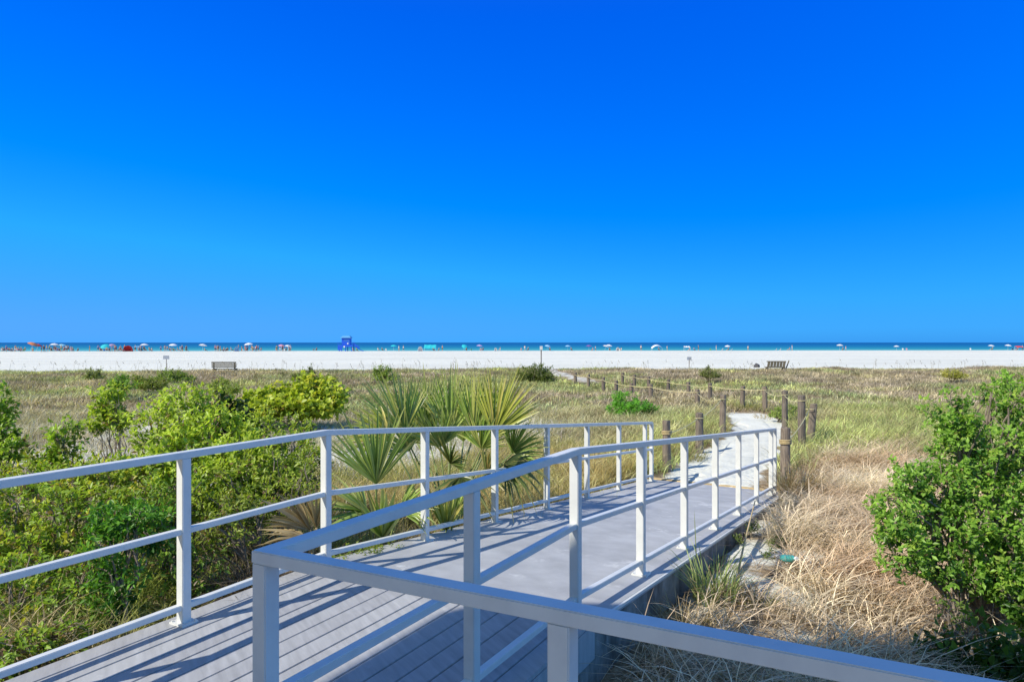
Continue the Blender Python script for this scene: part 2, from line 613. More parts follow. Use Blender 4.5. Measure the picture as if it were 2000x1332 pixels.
def W(s, t, z=0.0):
    """point in the walk's frame: s along from the slope break, t across from the right-hand railing"""
    return R0 + U * s + V * t + Z * z


def in_parent(o):
    """mesh was built in world coordinates: keep it there under its parent"""
    p = o.parent
    o.matrix_parent_inverse = Matrix.Identity(4)
    me = o.data
    loc = Matrix.Translation(p.location)
    if p.parent: loc = Matrix.Translation(p.parent.location) @ loc
    me.transform((loc @ p.rotation_euler.to_matrix().to_4x4()).inverted())
    return o


TL, TR = -2.22, .14             # deck edges across
# level boards (16), each a part
bw = (TR - TL) / 16
for k in range(16):
    bm = bmesh.new()
    t0 = TL + bw * k + .0045; t1 = TL + bw * (k + 1) - .0045
    box(bm, W(-3.51, (t0 + t1) / 2, -.0125 - .0006 * (k % 3)), 6.98, t1 - t0, .025, U, V, Z)
    in_parent(obj('deck_board', bm, M['board'], walk, bevel=.003))
bm = bmesh.new()                # joists and dark substructure
for k in range(12):
    a, b = W(-.2 - .6 * k, TL + .05, -.13), W(-.2 - .6 * k, TR - .05, -.13)
    bar(bm, a, b, .05, .19)
in_parent(obj('joist', bm, M['post'], walk))
# platform behind the inner railing
for k in range(24):
    bm = bmesh.new()
    box(bm, W(-2.55 - .147 * (k + .5), 3.15, -.0135), .139, 5.95, .025, U, V, Z)
    in_parent(obj('deck_board', bm, M['board'], walk, bevel=.003))
bm = bmesh.new()
bar(bm, W(-2.52, .2, -.14), W(-2.52, 6.1, -.14), .04, .2)
bar(bm, W(-.02, TR - .02, -.135), W(-2.5, TR - .02, -.135), .04, .215)
bar(bm, W(-.02, TL + .02, -.135), W(-7, TL + .02, -.135), .04, .215)
in_parent(obj('rim_joist', bm, M['board'], walk))
# ramp slab: profile along s, with rim and footing wall
bm = bmesh.new()
ns = 40
top = []
for i in range(ns + 1):
    s = .004 + (RAMP - .004) * i / ns
    z = -SLOPE * s - .003
    top.append([bm.verts.new(W(s, t, zz)) for t, zz in ((TL, z), (TR, z), (TR, z - .05), (TL, z - .05))])
for a, b in zip(top, top[1:]):
    for j in range(4):
        bm.faces.new((a[j], a[(j + 1) % 4], b[(j + 1) % 4], b[j]))
bm.faces.new(top[0]); bm.faces.new(top[-1])
in_parent(obj('ramp_slab', bm, M['ramp'], walk))
for t, nm in ((TR - .045, 'side_wall'), (TL + .045, 'side_wall')):
    bm = bmesh.new()
    rings = []
    for i in range(21):
        s = -.02 + (RAMP - .1) * i / 20 if i else (-2.45 if t > 0 else -.6)
        z = -SLOPE * max(s, 0) - .056
        rings.append([bm.verts.new(W(s, t - .03, z)), bm.verts.new(W(s, t + .03, z)),
                      bm.verts.new(W(s, t + .03, min(z - .42, -.85))), bm.verts.new(W(s, t - .03, min(z - .42, -.85)))])
    for a, b in zip(rings, rings[1:]):
        for j in range(4):
            bm.faces.new((a[j], a[(j + 1) % 4], b[(j + 1) % 4], b[j]))
    bm.faces.new(rings[0]); bm.faces.new(rings[-1])
    in_parent(obj(nm, bm, M['concrete'], walk))
bm = bmesh.new()                # thin edge trim of the slab on the outer side
sweep(bm, [W(.01, TR + .012, -.014), W(RAMP - .05, TR + .012, -SLOPE * (RAMP - .05) - .014)], .018, .02)
in_parent(obj('edge_trim', bm, M['paint'], walk))
bm = bmesh.new()                # worn tan end of the ramp
sweep(bm, [W(RAMP + .055, TL + .05, -SLOPE * RAMP - .012), W(RAMP + .055, TR - .05, -SLOPE * RAMP - .012)], .10, .05)
in_parent(obj('end_strip', bm, M['tan_wood'], walk, bevel=.01))

# ------------------------------------------------------------------ railings
PH, PW = 1.07, .062


def add_post(root, base, top_z, out):
    bm = bmesh.new()
    h = top_z - .040 - base.z
    box(bm, base + Z * (h / 2 + .004), PW, PW, h - .008, V, U, Z)
    p = in_parent(obj('post', bm, M['paint'], root, bevel=.004))
    bm = bmesh.new()
    box(bm, base + Z * .006, .13, .11, .012, V, U, Z)
    for i in (-1, 1):
        for j in (-1, 1):
            tube(bm, [base + V * (.052 * i) + U * (.043 * j) + Z * .011, base + V * (.052 * i) + U * (.043 * j) + Z * .02], .007, 6)
    bm.verts.ensure_lookup_table()
    pl = obj('base_plate', bm, M['paint'], p)
    pl.data.transform(Matrix.Translation(root.location).inverted())
    return p


def railing(root, line, post_s, post_pts, hts=(PH - .021, .575, .105)):
    for (b, tz) in post_pts:
        add_post(root, b, tz, None)
    for nm, hh, ww, dd in (('top_rail', hts[0], .064, .042), ('mid_rail', hts[1], .046, .036), ('bottom_rail', hts[2], .046, .036)):
        bm = bmesh.new()
        sweep(bm, [p + Z * hh for p in line], ww, dd)
        in_parent(obj(nm, bm, M['paint'], root, bevel=.0035))


PS = 1.28
lr = empty('railing', L0)
tag(lr, 'pale grey metal railing along the shrub and palmetto side of the boardwalk', 'railing')


def Lp(s):
    return L0 + U * s + Z * deck_z(s)


railing(lr, [Lp(-6.6), Lp(0), Lp(8.05)], None, [(Lp(s), Lp(s).z + PH) for s in (-6.4, -5.12, -3.80, -2.50, -1.22, 0, 1.28, 2.56, 3.84, 5.12, 6.4, 7.68, 8.04)])
rr = empty('railing', R0)
tag(rr, 'pale grey metal railing with a square corner beside the shaded strip of deck', 'railing')


def Rp(s):
    return R0 + U * s + Z * deck_z(s)


C0 = Rp(-2.48)
V2 = Vector((.8915, -.453, 0))
railing(rr, [C0 + V2 * 4.9, C0, Rp(0), Rp(8.05)], None,
        [(C0 + V2 * t, PH) for t in (4.8, 3.5, 2.3, 1.058)] + [(Rp(s), Rp(s).z + PH) for s in (-2.48, -1.23, 0, 1.28, 2.56, 3.84, 5.12, 6.4, 7.68, 8.04)])

# ------------------------------------------------------------------ unseen roof on columns behind the viewpoint, added to shade the near deck
HB = 7.0
B = W(-.40, -.77)
K = B + SUN * (HB / SUN.z)
e2 = (U * .70 + V).normalized()
caster = empty('shadow_roof', (K.x, K.y - 6, -.6))
tag(caster, 'unseen flat cream roof on columns, added to shade the near corner of the deck', 'shadow_roof')
M['glass'] = simple('dark_window_glass', (.05, .07, .09), .1, .2, 2)
M['stucco'] = simple('cream_stucco', (.74, .70, .62), .9, .06, 5)
bm = bmesh.new()
q = [K, K + e2 * 7.5, K + e2 * 7.5 - U * 4.4, K - U * 3.7]
lo = [bm.verts.new(p) for p in q]; hi = [bm.verts.new(p + Z * .25) for p in q]
bm.faces.new(lo); bm.faces.new(hi)
for i in range(4): bm.faces.new((lo[i], lo[(i + 1) % 4], hi[(i + 1) % 4], hi[i]))
in_parent(obj('roof', bm, M['stucco'], caster))
for a in (1.6, 6.9):
    for b in (1.0, 3.2):
        c = K + e2 * a - U * b
        bm = bmesh.new(); box(bm, Vector((c.x, c.y, HB / 2 - .6)), .35, .35, HB + 1.18)
        in_parent(obj('column', bm, M['stucco'], caster))

# ------------------------------------------------------------------ vegetation kit (numpy meshes with per-leaf colours)
class Acc:
    def __init__(self):
        self.v = []; self.c = []; self.q = []; self.t = []; self.n = 0

    def add(self, v, c, q=None, t=None):
        self.v.append(v); self.c.append(c)
        if q is not None and len(q): self.q.append(q + self.n)
        if t is not None and len(t): self.t.append(t + self.n)
        self.n += len(v)

    def build(self, name, mat, parent=None, origin=None):
        v = np.concatenate(self.v).astype(np.float32); c = np.concatenate(self.c).astype(np.float32)
        if origin is not None: v = v - np.array(origin, np.float32)
        q = np.concatenate(self.q) if self.q else np.zeros((0, 4), int)
        t = np.concatenate(self.t) if self.t else np.zeros((0, 3), int)
        me = bpy.data.meshes.new(name)
        me.vertices.add(len(v)); me.vertices.foreach_set('co', v.ravel())
        li = np.concatenate([q.ravel(), t.ravel()]).astype(np.int32)
        me.loops.add(len(li)); me.loops.foreach_set('vertex_index', li)
        tot = np.concatenate([np.full(len(q), 4), np.full(len(t), 3)]).astype(np.int32)
        start = np.concatenate([[0], np.cumsum(tot)[:-1]]).astype(np.int32)
        me.polygons.add(len(tot)); me.polygons.foreach_set('loop_start', start); me.polygons.foreach_set('loop_total', tot)
        a = me.color_attributes.new('Col', 'FLOAT_COLOR', 'POINT')
        a.data.foreach_set('color', np.concatenate([c, np.ones((len(c), 1), np.float32)], 1).ravel())
        me.update()
        return link(name, me, mat, parent)


def unit(a):
    return a / np.maximum(np.linalg.norm(a, axis=-1, keepdims=True), 1e-9)


def blades(acc, base, h, w, az, lean, droop, colr, segs=3, tipc=None):
    """grass blades: base (n,3), height, width, azimuth of lean, lean amount (x height), droop 0..1.5"""
    n = len(base)
    d = np.stack([np.cos(az), np.sin(az), np.zeros(n)], -1)
    sa = az + np.pi / 2 + rng.normal(0, .7, n)
    side = np.stack([np.cos(sa), np.sin(sa), np.zeros(n)], -1)
    K = segs
    V_ = np.zeros((n, 2 * K + 1, 3)); C_ = np.zeros((n, 2 * K + 1, 3))
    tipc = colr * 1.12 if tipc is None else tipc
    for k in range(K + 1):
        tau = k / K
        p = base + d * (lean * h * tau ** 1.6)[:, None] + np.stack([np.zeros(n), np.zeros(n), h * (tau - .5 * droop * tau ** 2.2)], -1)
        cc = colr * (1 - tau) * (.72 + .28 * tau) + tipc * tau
        if k < K:
            ww = (w * (1 - .62 * tau ** 1.5))[:, None] * .5
            V_[:, 2 * k] = p - side * ww; V_[:, 2 * k + 1] = p + side * ww
            C_[:, 2 * k] = cc; C_[:, 2 * k + 1] = cc
        else:
            V_[:, 2 * K] = p; C_[:, 2 * K] = cc
    off = (np.arange(n) * (2 * K + 1))[:, None]
    q = np.concatenate([off + np.array([2 * k, 2 * k + 1, 2 * k + 3, 2 * k + 2]) for k in range(K - 1)]) if K > 1 else None
    t = off + np.array([2 * K - 2, 2 * K - 1, 2 * K])
    acc.add(V_.reshape(-1, 3), C_.reshape(-1, 3), q, t)


def leaves(acc, base, d, nrm, L, Wd, colr, fold=.25):
    """folded kite leaves: base point, direction, approximate normal"""
    n = len(base)
    d = unit(d); s = unit(np.cross(d, nrm)); nn = np.cross(s, d)
    mid = base + d * (L * .45)[:, None]
    up = nn * (Wd * fold)[:, None]
    v = np.stack([base, mid - s * (Wd / 2)[:, None] + up, base + d * L[:, None] - nn * (L * .10)[:, None], mid + s * (Wd / 2)[:, None] + up], 1)
    c = np.repeat(colr[:, None], 4, 1).copy()
    c[:, 0] *= .8
    off = (np.arange(n) * 4)[:, None]
    acc.add(v.reshape(-1, 3), c.reshape(-1, 3), None, np.concatenate([off + np.array([0, 1, 2]), off + np.array([0, 2, 3])]))


def npmix(a, b, f):
    return np.array(a)[None] * (1 - f)[:, None] + np.array(b)[None] * f[:, None]


def dirs(n):
    return unit(rng.normal(size=(n, 3)))


def stem_tubes(bm, root, tips, r0, wob=.12, fork=None):
    for tp in tips:
        tp = Vector(tp)
        a = Vector(root) + Vector((random.uniform(-.06, .06), random.uniform(-.06, .06), 0)) if fork is None else Vector(fork)
        L = (tp - a).length
        pts = []
        for k in range(5):
            f = k / 4
            p = a.lerp(tp, f) + Z * (L * .16 * math.sin(f * math.pi))
            if 0 < k < 4: p += Vector((random.gauss(0, wob), random.gauss(0, wob), random.gauss(0, wob))) * L * .4
            pts.append(p)
        tube(bm, pts, [r0 * (1 - .75 * k / 4) for k in range(5)], 5)


def shrub(name, label, base, blobs, leaf=(.05, .022), dens=900, cols=((.07, .16, .03), (.20, .30, .05)), dead=.04, rosette=9, hollow=.55,
          stems=7, r0=.016, group=None, upness=.7, twigs=.12, spikes=0, mat='leaf', cat='shrub', yellow=None, spread=1.0, helio=.9):
    """blobs: list of (centre, (rx, ry, rz)); twig tips lie near the blob surfaces, each carries a rosette of leaves"""
    root = empty(name, base)
    tag(root, label, cat, group)
    acc = Acc(); tips_all = []
    for (c, r) in blobs:
        c = np.array(c); r = np.array(r)
        area = (r[0] * r[1] + r[0] * r[2] + r[1] * r[2]) / 3 * 4 * np.pi
        n = max(6, int(area * dens / rosette))
        u = dirs(n)
        # lumpy surface: several lobes push the radius in and out
        lob = dirs(14); la = rng.uniform(-.42, .42, 14)
        rad = 1 + ((np.clip(u @ lob.T, 0, 1) ** 7) * la).sum(1)
        rr_ = rad * (hollow + (1 - hollow) * rng.random(n) ** .45)
        if spikes:
            kk = rng.random(n) < spikes
            rr_ = np.where(kk & (u[:, 2] > 0), rr_ * rng.uniform(1.05, 1.38, n), rr_)
        tip = c + u * r * rr_[:, None]
        ok = tip[:, 2] > height(tip[:, 0], tip[:, 1]) + .02
        tip = tip[ok]; u = u[ok]; rr_ = rr_[ok]; n = len(tip)
        tips_all.append((tip, u))
        ax = unit(u * np.array([1, 1, .6]) + np.array([0, 0, upness]) + rng.normal(0, .35, (n, 3)))
        k = rosette
        T = np.repeat(tip, k, 0); A = np.repeat(ax, k, 0)
        rnd = unit(rng.normal(size=(n * k, 3)))
        perp = unit(np.cross(A, rnd))
        ang = rng.uniform(.35, 1.5, n * k)
        d = A * np.cos(ang)[:, None] + perp * np.sin(ang)[:, None]
        slide = rng.uniform(-1.5, .6, n * k) * leaf[0] * spread
        P_ = T + A * slide[:, None] + rng.normal(0, leaf[0] * .25, (n * k, 3))
        nrm = unit(A * .8 + np.array(SUN)[None] * helio + rng.normal(0, .45, (n * k, 3)))
        sz = rng.uniform(.6, 1.2, n * k)
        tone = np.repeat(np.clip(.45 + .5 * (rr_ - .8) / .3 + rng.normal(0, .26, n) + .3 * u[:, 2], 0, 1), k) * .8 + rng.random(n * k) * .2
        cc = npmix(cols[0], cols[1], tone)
        if yellow is not None:
            ym = np.repeat(rng.random(n) < yellow[1], k)
            cc[ym] = np.array(yellow[0]) * rng.uniform(.8, 1.2, (ym.sum(), 1))
        dm = rng.random(n * k) < dead
        cc[dm] = np.array((.30, .20, .10)) * rng.uniform(.6, 1.2, (dm.sum(), 1))
        cc *= rng.uniform(.78, 1.2, (n * k, 1))
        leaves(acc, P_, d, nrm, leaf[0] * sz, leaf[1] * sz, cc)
    f = acc.build('foliage', M[mat], root, root.location)
    bm = bmesh.new()
    b0 = Vector(base)
    for (c, r), (tip, u) in zip(blobs, tips_all):
        if not len(tip): continue
        cen = Vector(c) + Vector((0, 0, -r[2] * .25))
        hub = b0.lerp(cen, .55) + Vector((random.gauss(0, .05), random.gauss(0, .05), 0)) * r[0]
        stem_tubes(bm, b0, [hub], r0, .1)
        sel = rng.choice(len(tip), min(len(tip), stems), replace=False)
        stem_tubes(bm, b0, [Vector(tip[i]) for i in sel], r0 * .6, .1, fork=hub)
        sel = rng.choice(len(tip), min(len(tip), int(len(tip) * twigs)), replace=False)
        for i in sel:
            p = Vector(tip[i]); q = p.lerp(cen, random.uniform(.2, .6)) - Z * .03
            tube(bm, [q, q.lerp(p, .5) + Vector((random.gauss(0, .015), random.gauss(0, .015), 0)), p], [r0 * .25, r0 * .18, r0 * .1], 4, cap=False)
    bm.verts.ensure_lookup_table()
    s = obj('stem', bm, M['twig'], root); s.data.transform(Matrix.Translation(root.location).inverted())
    return root


def gz(x, y):
    return float(height(np.array(x, float), np.array(y, float)))


def pb(px, py, d, rx, ry=None, depth=1.0):
    """blob whose centre shows at a photo position d metres away; radii in photo pixels"""
    ry = ry or rx
    k = d / F
    return (at(px, py, d), (rx * k, max(rx, ry) * k * .85 * depth, ry * k))


def ground_under(px, d):
    x = (px - 1000) / F * d
    return Vector((x, d, gz(x, d)))


YG = ((.20, .34, .03), (.62, .78, .10))       # yellow-green
MG = ((.12, .25, .02), (.44, .64, .08))      # mid green
OL = ((.11, .13, .035), (.25, .26, .07))      # olive
DG = ((.02, .055, .012), (.07, .16, .025))    # dark green

# --- shrubs beside the boardwalk (left-hand bank)
shrub('shrub', 'tall yellow-green bush rising beside the dark rounded shrub, behind the railing', ground_under(375, 7.6),
      [pb(360, 800, 7.8, 62, 48), pb(310, 850, 7.5, 58, 52), pb(420, 850, 7.3, 70, 62), pb(350, 900, 7.0, 80, 60), pb(470, 905, 6.9, 60, 55), pb(280, 925, 6.7, 62, 48), pb(390, 960, 6.6, 85, 55)],
      leaf=(0.069, 0.034), dens=920, cols=YG, spikes=.2, stems=9, hollow=.45)
shrub('shrub', 'small yellow-green bush on a bare slanting stem above the white sand hollow', ground_under(238, 9.2),
      [pb(212, 795, 9.6, 36, 34), pb(228, 768, 9.6, 24, 16), pb(192, 825, 9.5, 28, 20), pb(238, 820, 9.5, 26, 18)], leaf=(0.074, 0.037), dens=1040, cols=YG, spikes=.3, stems=4, r0=.013)
shrub('shrub', 'upright green shrub with a bright crown in front of the white sand hollow', ground_under(135, 7.2),
      [pb(128, 845, 7.2, 26, 30), pb(122, 890, 7.1, 38, 36), pb(80, 905, 7.0, 34, 28), pb(175, 915, 7.0, 32, 28), pb(110, 945, 6.8, 62, 34)],
      leaf=(0.069, 0.036), dens=840, cols=MG, yellow=((.30, .34, .05), .25), spikes=.3, stems=7)
shrub('shrub', 'green bush cut by the picture edge, standing highest above the sand hollow', ground_under(-12, 9.0),
      [pb(-8, 790, 9.0, 30, 44), pb(-40, 830, 8.8, 50, 40), pb(-5, 850, 8.8, 40, 36), pb(30, 880, 8.6, 34, 26)], leaf=(0.076, 0.038), dens=840, cols=MG, spikes=.25, stems=7)
shrub('shrub', 'broad olive shrub with yellow leaves and grey twigs under the lower rails', ground_under(70, 5.6),
      [pb(40, 980, 5.9, 80, 50), pb(150, 1000, 5.8, 78, 58), pb(-20, 1060, 5.6, 70, 60), pb(90, 1080, 5.5, 90, 58)],
      leaf=(0.058, 0.028), dens=920, cols=((.14, .26, .025), (.50, .68, .09)), dead=.06, yellow=((.62, .64, .08), .12), stems=10, twigs=.2, hollow=.35)
shrub('shrub', 'low tangled bush of yellow and brown leaves at the deck edge', ground_under(60, 4.75),
      [pb(20, 1150, 5.0, 95, 62), pb(130, 1190, 4.9, 80, 60), pb(30, 1240, 4.7, 90, 50), pb(-60, 1200, 4.7, 60, 50), pb(180, 1120, 5.2, 60, 50), pb(40, 1275, 4.2, 70, 40), pb(120, 1250, 4.35, 60, 36), pb(-40, 1290, 4.0, 80, 46)],
      leaf=(0.052, 0.024), dens=960, cols=((.09, .20, .02), (.42, .62, .08)), dead=.10, yellow=((.60, .62, .08), .12), stems=12, twigs=.25, hollow=.3)
shrub('shrub', 'lush deep green leafy vine mound between the first two posts', ground_under(240, 4.75),
      [pb(215, 1070, 4.95, 42, 56), pb(228, 1145, 4.85, 46, 56), pb(255, 1010, 5.15, 64, 26), pb(222, 1205, 4.75, 32, 34), pb(292, 1040, 5.1, 34, 46), pb(200, 1020, 5.1, 36, 24)],
      leaf=(0.052, 0.022), dens=1520, cols=((.025, .12, .014), (.20, .46, .05)), dead=.01, stems=6, hollow=.4, upness=-.15, spikes=.3, helio=.5)
shrub('shrub', 'very dark green rounded shrub against the tall yellow-green bush', ground_under(445, 8.3),
      [pb(448, 805, 8.4, 36, 28), pb(445, 840, 8.3, 38, 30), pb(480, 850, 8.2, 30, 26)], leaf=(0.090, 0.057), dens=720, cols=((.012, .03, .008), (.05, .10, .02)), dead=.0, stems=6, hollow=.75, upness=-.4)
shrub('shrub', 'loose yellow-green bush between the dark rounded shrub and the palmetto', ground_under(535, 7.4),
      [pb(520, 840, 8.0, 44, 38), pb(560, 880, 7.5, 52, 48), pb(505, 900, 7.2, 48, 50), pb(590, 840, 8.3, 28, 28), pb(555, 950, 6.8, 58, 44)],
      leaf=(0.067, 0.032), dens=760, cols=((.16, .28, .03), (.54, .68, .09)), spikes=.3, stems=8, hollow=.35)
shrub('shrub', 'sparse olive shrub with many bare twigs near the bend in the railing', ground_under(560, 5.9),
      [pb(560, 985, 6.3, 62, 46), pb(470, 1000, 6.0, 70, 48), pb(420, 1040, 5.7, 60, 52), pb(600, 930, 6.6, 32, 40)],
      leaf=(0.052, 0.022), dens=760, cols=((.12, .20, .025), (.44, .54, .08)), dead=.1, stems=14, twigs=.35, hollow=.25)
shrub('shrub', 'olive-brown shrub filling the gap behind the second bay of rails', ground_under(340, 5.7),
      [pb(300, 990, 6.0, 70, 45), pb(390, 1110, 5.2, 48, 60), pb(330, 960, 6.3, 60, 40), pb(330, 1090, 5.25, 40, 60)],
      leaf=(0.052, 0.022), dens=880, cols=((.09, .20, .02), (.38, .56, .08)), dead=.1, stems=14, twigs=.3, hollow=.25)
shrub('sea_grape', 'spreading sea grape with round yellow-green leaves beyond the palmetto', ground_under(575, 19.5),
      [pb(505, 785, 19.3, 40, 18), pb(555, 772, 19.6, 42, 22), pb(610, 762, 19.7, 40, 22), pb(590, 790, 19.2, 62, 22), pb(650, 775, 19.5, 32, 18), pb(530, 800, 19.0, 50, 18), pb(640, 798, 19.0, 34, 16), pb(480, 800, 19.2, 30, 12)],
      leaf=(.15, .13), dens=260, cols=((.20, .34, .02), (.60, .70, .08)), dead=.02, rosette=6, stems=7, yellow=((.66, .66, .08), .15), hollow=.4, spikes=.25, cat='shrub')
shrub('shrub', 'yellow-green bush bridging the low ground under the first top rail', ground_under(200, 6.2),
      [pb(210, 935, 6.5, 70, 46), pb(250, 985, 6.2, 66, 44), pb(140, 950, 6.5, 50, 36), pb(60, 930, 6.7, 60, 34), pb(300, 1010, 6.0, 50, 44)],
      leaf=(.054, .026), dens=1150, cols=((.16, .27, .03), (.54, .67, .09)), dead=.05, yellow=((.64, .64, .08), .12), stems=9, twigs=.2, hollow=.4, spikes=.25)
shrub('shrub', 'yellow-green bush spreading low behind the second rail bay toward the palmetto', ground_under(500, 6.4),
      [pb(480, 930, 6.7, 60, 44), pb(560, 925, 6.8, 56, 40), pb(610, 900, 7.2, 44, 36), pb(420, 985, 6.3, 60, 40), pb(525, 960, 6.5, 60, 36)],
      leaf=(.050, .022), dens=1100, cols=((.14, .24, .025), (.48, .60, .08)), dead=.06, stems=9, twigs=.2, hollow=.35, spikes=.25)
# ground-hugging greens by the deck edge
for (lab, px, d, bl, cc) in (
        ('mat of small bright green leaves at the deck edge below the palmetto', 715, 5.75, [(700, 1085, 5.85, 42, 16), (650, 1100, 5.6, 34, 14), (745, 1075, 6.1, 36, 13)], ((.14, .24, .03), (.38, .46, .08))),
        ('bright green weed in the dark cleft of the dry grass', 1505, 7.4, [(1500, 1085, 7.2, 16, 14), (1515, 1060, 7.6, 18, 12)], ((.09, .18, .03), (.26, .38, .08))),
        ('pale green weed on the sand close to the ramp wall', 1462, 8.0, [(1470, 1030, 8.0, 14, 12), (1440, 1050, 7.7, 12, 10)], ((.11, .18, .04), (.28, .36, .10)))):
    shrub('low_plant', lab, ground_under(px, d), [pb(*b) for b in bl], leaf=(.03, .015), dens=2600, cols=cc, stems=4, r0=.006, cat='plant', hollow=.3)

# --- the big bush on the right and the shaded plant at its foot
shrub('shrub', 'large glossy bright green bush taller than the railings, over the dry grass', ground_under(1930, 5.7),
      [pb(1866, 812, 5.7, 44, 54), pb(1882, 880, 5.6, 66, 56), pb(1950, 900, 5.8, 80, 62), pb(1992, 790, 5.9, 50, 62), pb(2065, 850, 6.0, 85, 100), pb(1845, 955, 5.5, 60, 56),
       pb(1785, 945, 5.4, 46, 48), pb(1752, 1010, 5.3, 40, 62), pb(1762, 1075, 5.25, 44, 46), pb(1840, 1035, 5.4, 70, 56), pb(1950, 1010, 5.5, 90, 76), pb(2060, 1020, 5.7, 100, 100),
       pb(1965, 1105, 5.3, 66, 60), pb(2010, 1175, 5.2, 62, 70), pb(2080, 1180, 5.3, 80, 90), pb(1835, 1105, 5.25, 46, 30), pb(1925, 765, 6.1, 12, 18), pb(1905, 1130, 5.3, 30, 36)],
      leaf=(.047, .024), dens=1750, cols=((.05, .17, .02), (.38, .64, .09)), dead=.01, stems=10, r0=.022, hollow=.5, spikes=.3, yellow=((.44, .62, .10), .15))
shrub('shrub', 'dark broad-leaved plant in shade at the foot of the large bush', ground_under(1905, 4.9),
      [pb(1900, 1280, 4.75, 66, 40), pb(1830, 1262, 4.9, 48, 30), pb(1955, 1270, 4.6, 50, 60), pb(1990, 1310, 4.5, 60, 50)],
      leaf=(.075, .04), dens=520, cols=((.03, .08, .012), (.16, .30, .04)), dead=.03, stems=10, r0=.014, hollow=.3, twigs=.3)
shrub('shrub', 'thin-stemmed sapling with pale green leaves between the large bush and the dark plant', ground_under(1880, 5.1),
      [pb(1850, 1190, 5.2, 40, 40), pb(1905, 1210, 5.1, 38, 40), pb(1870, 1145, 5.3, 30, 26)], leaf=(.045, .02), dens=420, cols=((.09, .18, .03), (.26, .36, .08)), dead=.05, stems=14, r0=.010, hollow=.1, twigs=.5)

# --- separate shrubs out in the dunes
far = [
    ('dark green rounded bush like a dome beside the far end of the sand path', 1047, 42, [(1047, 732, 42.5, 34, 20), (1030, 738, 42, 20, 12), (1066, 738, 42, 18, 14)], ((.03, .055, .012), (.13, .17, .03)), .14, .05),
    ('vivid green low bush in the pale grass beside the rope posts', 1235, 21.5, [(1222, 787, 21.6, 26, 18), (1255, 795, 21.2, 32, 13), (1207, 776, 21.8, 10, 12)], ((.04, .15, .015), (.16, .38, .04)), .07, .033),
    ('bright green dune bush nearest the bench with horizontal slats', 335, 40, [(338, 732, 40, 28, 9)], ((.06, .12, .02), (.20, .27, .05)), .13, .06),
    ('small vivid green dune bush among grey-brown grass', 236, 29, [(237, 741, 29, 18, 11)], ((.05, .14, .02), (.20, .34, .05)), .10, .045),
    ('low dark dune bush at the edge of the sunlit beach', 184, 41, [(184, 730, 41, 14, 9)], ((.05, .09, .02), (.16, .20, .05)), .13, .06),
    ('cone-shaped dark green dune bush poking above the grass line', 604, 37, [(604, 731, 37, 16, 9), (606, 720, 37, 5, 6), (586, 736, 37, 16, 6)], ((.05, .08, .02), (.17, .20, .05)), .11, .04),
    ('rounded leafy dune bush behind the tallest palmetto fans', 750, 38, [(750, 726, 38, 16, 11), (738, 722, 38, 8, 8)], ((.07, .13, .02), (.24, .32, .06)), .12, .05),
    ('yellowish green dune bush between sea grape and cone-shaped bush', 640, 31, [(646, 738, 31, 12, 9)], ((.10, .14, .03), (.30, .33, .08)), .10, .045),
    ('pale yellow dune bush far out beyond the large glossy bush', 1860, 42, [(1862, 728, 42, 15, 6)], ((.16, .18, .03), (.40, .38, .09)), .12, .055),
    ('scraggy dune bush seaward of the rope posts', 1384, 40, [(1386, 727, 40, 15, 6), (1382, 718, 40, 4, 5)], ((.06, .09, .03), (.20, .22, .07)), .10, .045),
    ('little green bush on the sand between two rope posts', 1520, 21.5, [(1526, 803, 21.5, 18, 8), (1548, 798, 22, 10, 7)], ((.08, .14, .03), (.26, .32, .08)), .06, .028),
    ('olive dune bush near the small vivid green one', 290, 32, [(292, 745, 32, 22, 8), (268, 740, 32, 12, 7)], ((.07, .11, .02), (.22, .26, .05)), .11, .05),
    ('weedy green bush in the dune swale before the sea grape', 430, 20, [(430, 752, 20, 18, 11), (455, 760, 19.5, 16, 10)], ((.08, .14, .02), (.26, .32, .06)), .07, .03),
]
for (lab, px, d, bl, cc, lf, lw) in far:
    bx0, by0, bd0, br0 = bl[0][:4]
    bl = bl + [(bx0 + br0 * .3, by0 + bl[0][4] * 1.0, bd0 - .15, br0 * 1.35, bl[0][4] * .75), (bx0 - br0 * .7, by0 + bl[0][4] * .8, bd0, br0 * .8, bl[0][4] * .7)]
    cc = tuple(tuple(min(.8, v_ * f_) for v_ in c_) for c_, f_ in zip(cc, (1.9, 1.7)))
    shrub('dune_shrub', lab, ground_under(px, d), [pb(*b) for b in bl], leaf=(lf, lw), dens=5.0 / (lf * lw) * .42, cols=cc, stems=6, r0=.02, group='shrubs scattered over the dunes', hollow=.5, dead=.03, twigs=.05, spikes=.2)

